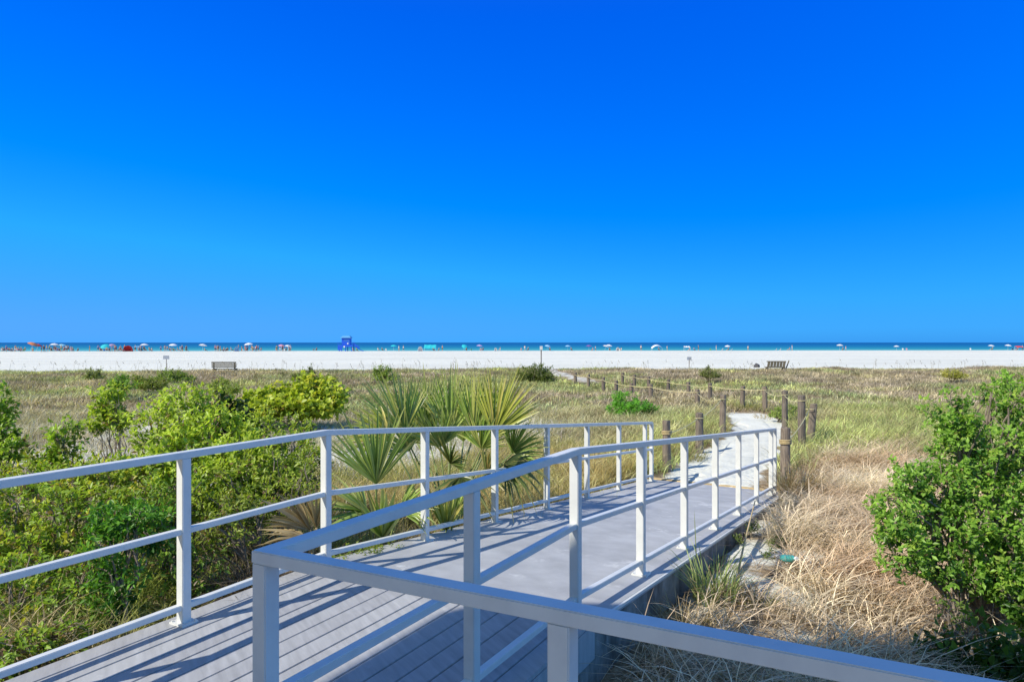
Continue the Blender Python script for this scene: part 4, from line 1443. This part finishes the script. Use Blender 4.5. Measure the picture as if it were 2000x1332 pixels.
# teal bottle lying in the dry grass
M['teal'] = simple('teal_plastic', (.06, .32, .30), .25, .2, 12, 0, .5)
p = at(1541, 1166, 6.5)
root = empty('bottle', (p.x, p.y, gz(p.x, p.y) + .20)); tag(root, 'crumpled teal plastic bottle lying in the dry grass', 'bottle')
bm = bmesh.new()
prof = [(0, .012), (.004, .034), (.05, .037), (.07, .031), (.09, .036), (.13, .034), (.16, .018), (.18, .015)]
ax = Vector((.35, -.85, .25)).normalized()
tube(bm, [ax * (a - .09) for a, _ in prof], [r for _, r in prof], 14)
obj('body', bm, M['teal'], root, smooth=True)
bm = bmesh.new(); tube(bm, [ax * .085, ax * .108], .019, 12); obj('cap', bm, M['white'], root)

# plank lying across the dry grass beside the ramp
bm = bmesh.new(); tube(bm, [at(1435, 1160, 6.4) + Z * .05, at(1452, 1090, 7.2) + Z * .12, at(1475, 1010, 8.2) + Z * .2], [.012, .01, .006], 6)
tag(obj('dead_stalk', bm, M['tan_wood']), 'long pale dead stalk leaning over the sand beside the ramp wall', 'stalk')

# ------------------------------------------------------------------ the beach crowd
PAL = dict(white=(.74, .75, .76), red=(.62, .05, .05), orange=(.72, .24, .10), teal=(.02, .50, .55), aqua=(.35, .66, .72), blue=(.03, .15, .55), navy=(.02, .03, .12), lblue=(.30, .52, .75),
           pink=(.68, .30, .42), lilac=(.50, .36, .62), green=(.10, .34, .14), yellow=(.68, .56, .10), dark=(.03, .03, .04), grey=(.28, .29, .31), tan=(.42, .32, .22), skin=(.50, .30, .20), purple=(.25, .12, .42))
for k, c in PAL.items(): M['c_' + k] = simple('cloth_' + k, c, .75, .1, 5)
M['tower'] = simple('tower_blue_paint', (.008, .10, .62), .5, .1, 3)
M['tower_roof'] = simple('tower_pale_roof', (.12, .36, .62), .5, .06, 3)


def sand_at(px, off=0.0):
    """point on the sand just in front of the waterline, seen at column px"""
    d = 250.0
    for _ in range(4):
        d = 251 + .085 * (px - 1000) / F * d - off
    x = (px - 1000) / F * d
    return Vector((x, d, gz(x, d) + .02))


def proto_umbrella():
    root = empty('beach_umbrella', (0, 300, -50))
    bm = bmesh.new(); tube(bm, [(0, 0, -.1), (0, 0, 2.25)], .022, 6); obj('pole', bm, M['white'], root)
    bm = bmesh.new()
    apex = bm.verts.new((0, 0, 2.2))
    r1 = [bm.verts.new((math.cos(a) * .62, math.sin(a) * .62, 2.05)) for a in (2 * math.pi * k / 16 for k in range(16))]
    r2 = [bm.verts.new((math.cos(a) * (1.18 if k % 2 == 0 else 1.1), math.sin(a) * (1.18 if k % 2 == 0 else 1.1), 1.70 if k % 2 == 0 else 1.76)) for k, a in enumerate(2 * math.pi * k / 16 for k in range(16))]
    for k in range(16):
        f = bm.faces.new((apex, r1[k], r1[(k + 1) % 16])); f.material_index = (k // 2) % 2
        f = bm.faces.new((r1[k], r2[k], r2[(k + 1) % 16], r1[(k + 1) % 16])); f.material_index = (k // 2) % 2
    obj('canopy', bm, [M['c_white'], M['c_white']], root)
    return root


def set_mat(o, *names):
    for i, nme in enumerate(names):
        o.material_slots[i].link = 'OBJECT'
        o.material_slots[i].material = M['c_' + nme]


def skin_body(joints, edges, radii):
    me = bpy.data.meshes.new('tmp'); me.from_pydata(joints, edges, []); me.update()
    o = bpy.data.objects.new('tmp', me); col.objects.link(o)
    m = o.modifiers.new('s', 'SKIN'); ss = o.modifiers.new('u', 'SUBSURF'); ss.levels = 1
    for i, r in enumerate(radii):
        me.skin_vertices[0].data[i].radius = (r, r)
        me.skin_vertices[0].data[i].use_root = (i == 0)
    dg = bpy.context.evaluated_depsgraph_get(); dg.update()
    out = bpy.data.meshes.new_from_object(o.evaluated_get(dg))
    bpy.data.objects.remove(o)
    return out


def proto_person(pose):
    root = empty('person', (0, 300, -50))
    if pose == 'stand':
        J = [(0, 0, .92), (0, 0, 1.15), (0, 0, 1.40), (0, 0, 1.50), (0, -.02, 1.62), (0, -.01, 1.70),
             (-.18, 0, 1.38), (-.24, .02, 1.10), (-.25, -.06, .86), (.18, 0, 1.38), (.25, .02, 1.10), (.24, -.06, .86),
             (-.10, 0, .86), (-.11, -.01, .48), (-.11, .02, .07), (-.11, -.12, .03), (.10, 0, .86), (.12, .02, .48), (.13, .05, .07), (.13, -.09, .03)]
        leg0 = ((-.10, 0, .90), (-.11, -.01, .60)), ((.10, 0, .90), (.12, .015, .60))
        tor = [(0, 0, .93), (0, 0, 1.15), (0, 0, 1.42)]
    elif pose == 'walk':
        J = [(0, 0, .90), (0, 0, 1.13), (.02, 0, 1.38), (.03, 0, 1.48), (.05, -.02, 1.60), (.05, -.01, 1.68),
             (-.17, .03, 1.36), (-.24, -.08, 1.10), (-.20, -.22, .92), (.19, -.03, 1.36), (.24, .12, 1.10), (.24, .10, .86),
             (-.10, 0, .84), (-.14, -.20, .50), (-.14, -.16, .07), (-.14, -.28, .04), (.10, 0, .84), (.12, .12, .48), (.16, .36, .12), (.16, .28, .04)]
        leg0 = ((-.10, 0, .88), (-.135, -.16, .60)), ((.10, 0, .88), (.115, .09, .60))
        tor = [(0, 0, .91), (0, 0, 1.13), (.02, 0, 1.40)]
    else:                                           # sitting in a low chair, legs out
        J = [(0, .1, .34), (0, .18, .56), (0, .26, .80), (0, .28, .89), (0, .25, 1.0), (0, .26, 1.08),
             (-.18, .26, .78), (-.26, .12, .56), (-.22, -.1, .46), (.18, .26, .78), (.26, .12, .56), (.22, -.1, .46),
             (-.1, .06, .33), (-.13, -.34, .46), (-.13, -.62, .10), (-.13, -.73, .07), (.1, .06, .33), (.13, -.34, .44), (.13, -.62, .10), (.13, -.73, .07)]
        leg0 = ((-.10, .04, .34), (-.125, -.24, .43)), ((.10, .04, .34), (.125, -.24, .42))
        tor = [(0, .10, .36), (0, .18, .56), (0, .27, .82)]
    E_ = [(0, 1), (1, 2), (2, 3), (3, 4), (4, 5), (2, 6), (6, 7), (7, 8), (2, 9), (9, 10), (10, 11), (0, 12), (12, 13), (13, 14), (14, 15), (0, 16), (16, 17), (17, 18), (18, 19)]
    Rr = [.14, .13, .13, .06, .105, .085, .06, .045, .035, .06, .045, .035, .09, .065, .045, .035, .09, .065, .045, .035]
    me = skin_body(J, E_, Rr); me.name = 'person'
    me.materials.clear(); me.materials.append(M['c_skin'])
    b = link('body', me, None, root)
    bm = bmesh.new(); tube(bm, tor, [.165, .15, .16], 10)
    obj('shirt', bm, M['c_white'], root, smooth=True)
    bm = bmesh.new()
    for a, c in leg0: tube(bm, [a, c], [.115, .095], 8)
    obj('shorts', bm, M['c_blue'], root, smooth=True)
    bm = bmesh.new(); bmesh.ops.create_uvsphere(bm, u_segments=10, v_segments=8, radius=.115)
    hx = Vector(J[5])
    for v in bm.verts: v.co = v.co + hx + Vector((0, .02, 0)); v.co.z = max(v.co.z, hx.z - .03 + (0 if v.co.y > hx.y else .03))
    obj('hair', bm, M['dark'], root, smooth=True)
    return root


def proto_chair():
    root = empty('beach_chair', (0, 300, -50))
    bm = bmesh.new(); box(bm, (0, -.05, .26), .5, .46, .03); obj('seat', bm, M['c_blue'], root)
    bm = bmesh.new(); box(bm, (0, .34, .56), .5, .03, .66, Vector((1, 0, 0)), Vector((0, .93, -.36)), Vector((0, .36, .93))); obj('backrest', bm, M['c_blue'], root)
    bm = bmesh.new()
    for sx in (-.26, .26):
        tube(bm, [(sx, -.3, .0), (sx, .25, .27), (sx, .46, .9)], .016, 6); tube(bm, [(sx, .36, .0), (sx, -.25, .42), (sx, .3, .46)], .016, 6)
    obj('frame', bm, M['steel'], root)
    return root


def place(root, p, rz=0.0, tilt=(0, 0), sc=1.0):
    root.location = p; root.rotation_euler = (tilt[0], tilt[1], rz); root.scale = (sc, sc, sc)


first = {}


def fresh(kind, maker):
    if kind not in first:
        first[kind] = maker(); first[kind + '_used'] = True
        return first[kind]
    return copy_tree(first[kind])


def child(o, nm):
    return [c for c in o.children if c.name.split('.')[0] == nm][0]


# umbrellas: column, colours, tilt, scale, towards the viewer, label
UMB = [
    (58, ('orange', 'orange'), (.25, -.35), 1.25, 9, 'large salmon orange umbrella tilted low over its sitters'),
    (70, ('red', 'orange'), (.1, .3), 1.0, 6, 'red and orange umbrella tucked behind the large salmon orange one'),
    (106, ('white', 'aqua'), (.0, .05), 1.05, 0, 'flat white and aqua umbrella over a dark huddle of people'),
    (121, ('aqua', 'lblue'), (.05, -.1), .95, -2, 'pale aqua umbrella beside the flat white and aqua one'),
    (208, ('teal', 'aqua'), (.1, -.6), 1.0, 2, 'teal umbrella tipped on its side next to the lilac one'),
    (220, ('lilac', 'pink'), (.1, -.35), .98, -2, 'lilac pink umbrella tilted beside the teal one'),
    (282, ('white', 'aqua'), (.05, 0), 1.0, 1, 'white and light blue umbrella past the red dome tent'),
    (338, ('white', 'white'), (.05, .1), 1.0, 0, 'plain white umbrella with two people in white beside it'),
    (395, ('white', 'green'), (.05, .15), .98, 1, 'white and green umbrella standing by itself before the blue tent'),
    (487, ('white', 'orange'), (.05, .1), 1.12, 2, 'big white and orange striped umbrella over a close group'),
    (549, ('pink', 'white'), (.1, -.15), .9, 2, 'pink and white umbrella left of centre between two seated groups'),
    (561, ('white', 'green'), (.1, .2), .85, 3, 'white umbrella touching the pink and white one'),
    (769, ('teal', 'aqua'), (.0, -.1), .85, -3, 'small teal umbrella between the blue tower and the white dome tent'),
    (905, ('teal', 'white'), (.2, -.65), 1.02, 0, 'teal and white umbrella steeply tipped, standing highest past the teal canopy'),
    (936, ('lilac', 'white'), (.05, .05), .95, 0, 'white lilac umbrella over a seated couple'),
    (1068, ('lblue', 'white'), (.0, .25), .92, -1, 'light blue umbrella behind the tall thin pole'),
    (1109, ('lblue', 'lblue'), (.0, .0), .86, -1, 'solid light blue umbrella shading one dark chair'),
    (1150, ('purple', 'pink'), (.0, -.1), .9, -1, 'purple and pink umbrella beyond the light blue one'),
    (1181, ('white', 'lblue'), (.0, -.25), .9, -2, 'tilted white and light blue umbrella, half behind a pure white one'),
    (1188, ('white', 'white'), (.0, .2), .98, 1, 'pure white umbrella overlapping a tilted white and light blue one'),
    (1421, ('white', 'dark'), (.0, .1), .85, 0, 'white and black umbrella over a dark sitter'),
    (1640, ('white', 'white'), (.05, -.1), 1.0, 1, 'broad white umbrella with a lone pair beside it'),
    (1751, ('white', 'white'), (.0, .0), .8, 0, 'small white umbrella beside low white chairs'),
    (1935, ('white', 'lblue'), (.0, .1), .9, 0, 'white and pale blue umbrella over one dark chair'),
    (1968, ('white', 'red'), (.0, .1), .95, 0, 'white and red umbrella close to the red-topped canopy'),
]
for (px, cs, tl, sc, off, lb) in UMB:
    u_ = fresh('umb', proto_umbrella)
    place(u_, sand_at(px, off), px * .37, tl, sc * (1.22 if px < 850 else 1.1))
    set_mat(child(u_, 'canopy'), *cs)
    tag(u_, lb, 'umbrella', 'umbrellas along the waterline')


def dome_tent(label, px, wpx, hpx, cname, off, open_=True):
    p = sand_at(px, off); k = p.y / F
    w_, h_ = wpx * k / 2, hpx * k
    root = empty('beach_tent', p); tag(root, label, 'tent')
    bm = bmesh.new()
    rows = []
    for i in range(6):
        a = (i / 5) * math.pi / 2
        rows.append([bm.verts.new((math.cos(b) * w_ * math.cos(a * .96), math.sin(b) * w_ * .8 * math.cos(a * .96), h_ * math.sin(a))) for b in (math.pi * (-.15 + 1.3 * j / 12) for j in range(13))])
    for a, b in zip(rows, rows[1:]):
        for j in range(12): bm.faces.new((a[j], a[j + 1], b[j + 1], b[j]))
    obj('shell', bm, M['c_' + cname], root, smooth=True)
    bm = bmesh.new(); box(bm, (0, .1 * w_, .02), w_ * 1.5, w_ * 1.2, .03); obj('groundsheet', bm, M['c_grey'], root)
    return root


dome_tent('red dome tent open to the dunes in the dense part of the crowd', 250, 19, 11.5, 'red', 4)
dome_tent('light blue dome tent with people on both sides', 463, 9, 10, 'lblue', 2)
dome_tent('small white dome tent pitched against the bright teal canopy', 821, 10, 9, 'white', 2)
dome_tent('tiny white dome tent standing alone past the white lilac umbrella', 968, 6, 6.5, 'white', 1)
dome_tent('white half-open shade tent beside a leaning sitter, past the purple umbrella', 1207, 8, 7, 'white', 0)


def canopy(label, px, wpx, hpx, cname, off, arch=0.0, drop=.35, cat='canopy'):
    p = sand_at(px, off); k = p.y / F; w_, h_ = wpx * k / 2, hpx * k
    root = empty('shade_canopy', p); tag(root, label, cat)
    bm = bmesh.new()
    nseg = 10
    for yy in (0,):
        top_f = []; top_b = []
        for i in range(nseg + 1):
            f = -1 + 2 * i / nseg
            z = h_ - arch * h_ * f * f - (0 if arch else .12 * abs(math.sin(f * 4)))
            top_f.append(bm.verts.new((f * w_, -.9, z - drop * h_))); top_b.append(bm.verts.new((f * w_, .9, z)))
        for i in range(nseg): bm.faces.new((top_f[i], top_f[i + 1], top_b[i + 1], top_b[i]))
    obj('sheet', bm, M['c_' + cname], root)
    for sx in (-1, 1):
        for yy, zz in ((-.9, h_ * (1 - drop - arch)), (.9, h_ * (1 - arch))):
            bm = bmesh.new(); tube(bm, [(sx * w_ * .97, yy, 0), (sx * w_ * .97, yy, zz)], .03, 6); obj('pole', bm, M['white'], root)
    return root


canopy('bright teal sheet canopy stretched on poles, widest shade in the crowd', 840, 23, 12.5, 'teal', 0, 0, .55)
canopy('white arched shelter with light blue rim and people underneath', 1283, 21, 12, 'white', 0, .45, .2)
canopy('white box-framed cabana with a sitter inside', 1342, 11, 9.5, 'white', 0, 0, .25)
canopy('red-topped canopy at the far end of the crowd', 1992, 14, 9, 'red', 2, .1, .3)
canopy('pale blue shade sheet strung between the red dome tent and a white umbrella', 268, 12, 10.5, 'lblue', 0, 0, .15)

# lifeguard tower
p = sand_at(677, 4); k = p.y / F
root = empty('lifeguard_tower', p); tag(root, 'bright blue lifeguard tower with pale hipped roof standing over the crowd', 'lifeguard tower')
T = 5.6


def tb(nm, m_, *boxes, bev=0):
    bm = bmesh.new()
    for b in boxes: box(bm, *b)
    return obj(nm, bm, m_, root, bevel=bev)


tb('cabin', M['tower'], ((0, 0, 3.7), 3.1, 2.6, 2.6))
tb('window', M['c_blue'], ((.2, -1.32, 4.2), 1.7, .05, .9))
tb('door', M['c_blue'], ((1.0, -1.33, 3.4), .7, .05, 1.9))
tb('platform', M['tower'], ((0, 0, 2.3), 5.6, 4.2, .18))
tb('platform_skirt', M['tower'], ((-2.0, -2.0, 1.35), 1.7, .08, 1.75), ((0, -2.05, 1.95), 5.5, .07, .55))
for nm, bxs in (('railing', [((-2.2, -2.02, 3.25), 1.3, .07, .12), ((-2.2, -2.02, 2.85), 1.3, .07, .1), ((-2.75, -2.02, 2.85), .1, .1, 1.0), ((-2.75, 0, 3.25), .07, 4, .12), ((2.75, 0, 3.25), .07, 4, .12), ((2.75, -2.02, 2.85), .1, .1, 1.0), ((2.2, -2.02, 3.25), 1.2, .07, .12)]),):
    tb(nm, M['tower'], *bxs)
for sx in (-2.3, 0, 2.3):
    for sy in (-1.7, 1.7):
        tb('leg', M['tower'], ((sx, sy, 1.1), .28, .28, 2.25))
bm = bmesh.new()
e = [bm.verts.new(v) for v in ((-2.0, -1.8, 5.0), (2.0, -1.8, 5.0), (2.0, 1.8, 5.0), (-2.0, 1.8, 5.0))]
r_t = [bm.verts.new(v) for v in ((-1.2, -.9, 5.75), (1.2, -.9, 5.75), (1.2, .9, 5.75), (-1.2, .9, 5.75))]
bm.faces.new(e); bm.faces.new(r_t)
for i in range(4): bm.faces.new((e[i], e[(i + 1) % 4], r_t[(i + 1) % 4], r_t[i]))
obj('roof', bm, M['tower_roof'], root)
bm = bmesh.new()
bar(bm, (2.8, -1.2, 2.3), (5.2, -1.2, .75), 1.1, .14); bar(bm, (2.8, -1.72, 3.25), (5.2, -1.72, 1.75), .08, .12); bar(bm, (2.8, -1.74, 2.75), (5.2, -1.74, 1.25), .05, .5)
bar(bm, (5.2, -1.72, 0), (5.2, -1.72, 1.8), .1, .1); bar(bm, (5.15, -1.2, .75), (6.6, -1.2, 0), 1.1, .1)
obj('ramp', bm, M['tower'], root)
root.scale = (.94, .94, .94)
bm = bmesh.new(); box(bm, (-.35, -2.25, 1.7), .55, .05, .55); box(bm, (.95, -2.3, 2.9), .45, .05, .45); obj('notice_board', bm, M['white'], root)

# people: column, pose, shirt, shorts, towards the viewer, label
PEO = [
    (8, 'sit', 'navy', 'dark', 2, 'sitter in navy at the very edge of the crowd before the orange umbrella'),
    (18, 'sit', 'white', 'grey', 3, 'sitter in white just before the large orange umbrella group'),
    (31, 'walk', 'tan', 'tan', 0, 'person in tan walking towards the large salmon orange umbrella'),
    (40, 'sit', 'grey', 'navy', 3, 'sitter in grey in the gap before the salmon orange umbrella'),
    (64, 'sit', 'tan', 'red', 10, 'sunbather in tan and red seated under the salmon orange umbrella'),
    (81, 'stand', 'navy', 'dark', 4, 'person in navy standing alone past the red and orange umbrella'),
    (109, 'stand', 'dark', 'dark', 2, 'person in black standing under the flat white and aqua umbrella'),
    (116, 'sit', 'navy', 'blue', 4, 'sitter in navy and blue between the two aqua umbrellas'),
    (125, 'stand', 'grey', 'dark', 2, 'person in grey standing under the pale aqua umbrella'),
    (131, 'stand', 'lblue', 'navy', 1, 'person in light blue and navy standing past the pale aqua umbrella'),
    (139, 'walk', 'white', 'tan', 3, 'person in white and tan walking off from the pale aqua umbrella'),
    (152, 'sit', 'dark', 'dark', 4, 'sitter in black halfway between aqua and teal umbrellas'),
    (175, 'stand', 'navy', 'tan', 3, 'person in navy top and tan shorts standing before the teal umbrella'),
    (197, 'sit', 'dark', 'navy', 2, 'sitter in black and navy at the foot of the teal umbrella'),
    (211, 'sit', 'blue', 'navy', 5, 'sitter in blue under the tipped teal umbrella'),
    (225, 'stand', 'grey', 'blue', 4, 'person in grey and blue standing under the lilac pink umbrella'),
    (236, 'sit', 'white', 'dark', 4, 'sitter in white and black in front of the red dome tent'),
    (273, 'stand', 'navy', 'navy', 3, 'person all in navy standing under the pale blue shade sheet'),
    (281, 'stand', 'dark', 'tan', 4, 'person in black top and tan shorts under the white and light blue umbrella'),
    (293, 'sit', 'grey', 'grey', 2, 'sitter all in grey past the white and light blue umbrella'),
    (314, 'stand', 'blue', 'navy', 2, 'person in blue and navy standing by themselves before the plain white umbrella'),
    (327, 'walk', 'skin', 'blue', 0, 'bare-chested person in blue shorts walking towards the plain white umbrella'),
    (334, 'sit', 'lblue', 'navy', 3, 'sitter in light blue under the plain white umbrella'),
    (352, 'stand', 'white', 'white', 2, 'person all in white standing past the plain white umbrella'),
    (356, 'stand', 'white', 'grey', 2, 'person in white and grey standing shoulder to shoulder with one all in white'),
    (364, 'stand', 'dark', 'navy', 1, 'person in dark clothes standing behind the pair in white'),
    (401, 'sit', 'tan', 'dark', 3, 'sitter in tan and black under the first white and green umbrella'),
    (424, 'walk', 'skin', 'navy', 0, 'bare-chested person in navy shorts walking before the light blue dome tent'),
    (430, 'stand', 'blue', 'blue', -2, 'person all in blue standing near the water before the light blue dome tent'),
    (442, 'sit', 'dark', 'blue', 3, 'sitter in black and blue left of the light blue dome tent'),
    (472, 'stand', 'grey', 'tan', 3, 'person in grey and tan between the light blue dome tent and the striped umbrella'),
    (481, 'sit', 'red', 'navy', 3, 'sitter in red under the big striped umbrella'),
    (493, 'stand', 'tan', 'green', 4, 'person in tan and green under the big striped umbrella'),
    (499, 'stand', 'white', 'pink', 3, 'person in white and pink just past the big striped umbrella'),
    (505, 'stand', 'blue', 'dark', -1, 'person in blue and black wading past the big striped umbrella'),
    (540, 'sit', 'skin', 'pink', 3, 'sunbather in pink before the pink and white umbrella'),
    (553, 'stand', 'pink', 'tan', 4, 'person in pink and tan under the pink and white umbrella'),
    (566, 'sit', 'dark', 'white', 3, 'sitter in black and white past the pink and white umbrella'),
    (618, 'sit', 'navy', 'dark', -2, 'lone sitter in navy halfway to the blue tower'),
    (690, 'sit', 'grey', 'dark', 6, 'sitter in grey below the ramp of the blue tower'),
    (697, 'sit', 'green', 'navy', 7, 'sitter in green just past the ramp of the blue tower'),
    (739, 'sit', 'white', 'white', 0, 'sitter all in white between the blue tower and the small teal umbrella'),
    (747, 'sit', 'dark', 'dark', 0, 'sitter all in black between the blue tower and the small teal umbrella'),
    (779, 'stand', 'aqua', 'skin', 2, 'person in aqua standing past the small teal umbrella'),
    (788, 'walk', 'white', 'navy', -1, 'person in white walking towards the white dome tent'),
    (847, 'sit', 'dark', 'navy', 4, 'sitter in black under the bright teal canopy'),
    (857, 'sit', 'grey', 'dark', 1, 'sitter in grey at the far pole of the bright teal canopy'),
    (864, 'stand', 'tan', 'dark', 0, 'person in tan standing past the bright teal canopy'),
    (911, 'sit', 'dark', 'dark', 2, 'sitter in black beside the steeply tipped umbrella'),
    (939, 'sit', 'pink', 'navy', 2, 'sitter in pink under the white lilac umbrella'),
    (943, 'sit', 'navy', 'grey', 1, 'sitter in navy and grey under the white lilac umbrella'),
    (976, 'sit', 'white', 'lblue', 1, 'sitter in white past the tiny white dome tent'),
    (1018, 'sit', 'pink', 'pink', 1, 'sunbather all in pink before the tall thin pole'),
    (1025, 'stand', 'white', 'lblue', 0, 'person in white and light blue standing before the tall thin pole'),
    (1031, 'sit', 'navy', 'navy', 0, 'sitter all in navy close to the tall thin pole'),
    (1074, 'sit', 'dark', 'navy', 1, 'sitter in black under the light blue umbrella behind the pole'),
    (1116, 'sit', 'navy', 'dark', 1, 'sitter in navy beside the solid light blue umbrella'),
    (1157, 'sit', 'pink', 'dark', 1, 'sitter in pink and black under the purple umbrella'),
    (1163, 'stand', 'lblue', 'navy', -1, 'person in light blue standing past the purple umbrella'),
    (1191, 'sit', 'dark', 'tan', 1, 'sitter in black and tan under the pure white umbrella'),
    (1213, 'sit', 'white', 'tan', 1, 'leaning sitter beside the white half-open shade tent'),
    (1252, 'stand', 'white', 'dark', 0, 'person in white top and black shorts before the arched shelter'),
    (1287, 'sit', 'navy', 'tan', 2, 'sitter in navy under the white arched shelter'),
    (1303, 'stand', 'white', 'tan', 0, 'person in white and tan standing past the white arched shelter'),
    (1346, 'sit', 'pink', 'white', 2, 'sitter in pink inside the white box-framed cabana'),
    (1356, 'sit', 'blue', 'navy', 1, 'sitter in blue just past the box-framed cabana'),
    (1364, 'stand', 'navy', 'dark', -1, 'person in navy standing past the box-framed cabana'),
    (1399, 'stand', 'lblue', 'white', -1, 'person in light blue and white standing near the water before the white and black umbrella'),
    (1422, 'sit', 'dark', 'dark', 1, 'sitter in black under the white and black umbrella'),
    (1461, 'stand', 'white', 'skin', -8, 'person in white wading alone past the white and black umbrella'),
    (1541, 'sit', 'pink', 'grey', 0, 'sitter in pink near the folded chair, above the tilted bench'),
    (1547, 'stand', 'lblue', 'lblue', 0, 'person all in light blue standing above the tilted bench'),
    (1646, 'sit', 'dark', 'tan', 2, 'sitter in black and tan under the broad white umbrella'),
    (1652, 'stand', 'pink', 'white', 1, 'person in pink standing past the broad white umbrella'),
    (1937, 'sit', 'dark', 'dark', 2, 'sitter all in black under the white and pale blue umbrella'),
    (1986, 'sit', 'dark', 'red', 3, 'sitter in black and red under the red-topped canopy'),
    (1997, 'stand', 'white', 'navy', 2, 'person in white and navy beside the red-topped canopy'),
]
hairs = ['dark', 'tan', 'grey', 'dark', 'yellow']
for i, (px, pose, a, b, off, lb) in enumerate(PEO):
    o = fresh(pose, lambda: proto_person(pose))
    place(o, sand_at(px, off), (px * 1.7) % 6.28 if pose != 'sit' else math.pi + math.sin(px) * .8, sc=1.12 + .06 * math.sin(px * 2.3))
    set_mat(child(o, 'shirt'), a); set_mat(child(o, 'shorts'), b); set_mat(child(o, 'hair'), hairs[i % 5])
    tag(o, lb, 'person', 'beachgoers along the waterline')
CH = [
    (23, 'blue', 3, 'blue beach chair in the huddle before the orange umbrella'), (46, 'green', 3, 'green beach chair beside the large orange umbrella'), (119, 'dark', 5, 'black beach chair between the two aqua umbrellas'),
    (203, 'blue', 3, 'blue beach chair at the teal umbrella'), (231, 'navy', 4, 'navy beach chair between the lilac umbrella and red dome tent'), (277, 'navy', 5, 'navy beach chair under the pale blue shade sheet'),
    (342, 'grey', 3, 'grey beach chair under the plain white umbrella'), (436, 'navy', 3, 'navy beach chair before the light blue dome tent'), (476, 'white', 4, 'white beach chair at the big striped umbrella'),
    (557, 'white', 4, 'white beach chair between pink and white umbrellas'), (612, 'grey', 0, 'grey beach chair next to the lone sitter in navy'), (754, 'white', 0, 'white beach chair before the small teal umbrella'),
    (919, 'green', 2, 'green beach chair past the steeply tipped umbrella'), (1388, 'green', 5, 'greenish beach chair set closer to the dunes than its neighbours'), (1410, 'white', 1, 'white beach chair before the white and black umbrella'),
    (1428, 'white', 1, 'white beach chair past the white and black umbrella'), (1515, 'white', 0, 'first of two white beach chairs above the tilted bench'), (1523, 'white', 0, 'second of two white beach chairs above the tilted bench, nearer the sitter in pink'),
    (1764, 'white', 0, 'white beach chair close to the small white umbrella'), (1771, 'pink', 0, 'pinkish beach chair past the small white umbrella'), (1896, 'white', 0, 'lone white beach chair far from any umbrella'),
    (1978, 'navy', 2, 'navy beach chair between the white and red umbrella and the red-topped canopy'),
]
for px, c, off, lb in CH:
    o = fresh('chair', proto_chair)
    place(o, sand_at(px, off), math.sin(px) * .9 + math.pi)
    set_mat(child(o, 'seat'), c); set_mat(child(o, 'backrest'), c)
    tag(o, lb, 'beach chair', 'beach chairs along the waterline')

# the thick of the crowd: small figures nothing tells apart, a group for every stretch between landmarks
CROWD = [
    (2, 50, 11, 'small dim figure in the huddle before the large salmon orange umbrella', 'huddle before the orange umbrella'),
    (84, 146, 13, 'small dim figure in the knot of people around the two aqua umbrellas', 'knot of people around the aqua umbrellas'),
    (190, 246, 13, 'small dim figure among chairs between the teal umbrella and red dome tent', 'figures between teal umbrella and red tent'),
    (262, 300, 6, 'small dim figure near the pale blue shade sheet past the red dome tent', 'figures near the pale blue shade sheet'),
    (318, 368, 6, 'small dim figure around the plain white umbrella', 'figures around the plain white umbrella'),
    (418, 512, 15, 'small dim figure between the light blue dome tent and the striped umbrella', 'figures around the light blue dome tent'),
    (536, 572, 6, 'small dim figure crowding under the pink and white umbrella', 'figures under the pink and white umbrella'),
]
hues = ['navy', 'dark', 'grey', 'tan', 'blue', 'navy', 'red', 'white', 'dark', 'green', 'pink']
for (x0, x1, n, lb, grp) in CROWD:
    for k in range(n):
        px = x0 + (x1 - x0) * (k + random.uniform(.2, .8)) / n
        pose = random.choice(['sit', 'sit', 'stand', 'walk'])
        o = fresh(pose, lambda: proto_person(pose))
        place(o, sand_at(px, random.uniform(-1, 7)), random.uniform(2.2, 4.2), sc=random.uniform(1.15, 1.3))
        set_mat(child(o, 'shirt'), random.choice(hues)); set_mat(child(o, 'shorts'), random.choice(hues)); set_mat(child(o, 'hair'), random.choice(hairs))
        tag(o, lb, 'person', grp)
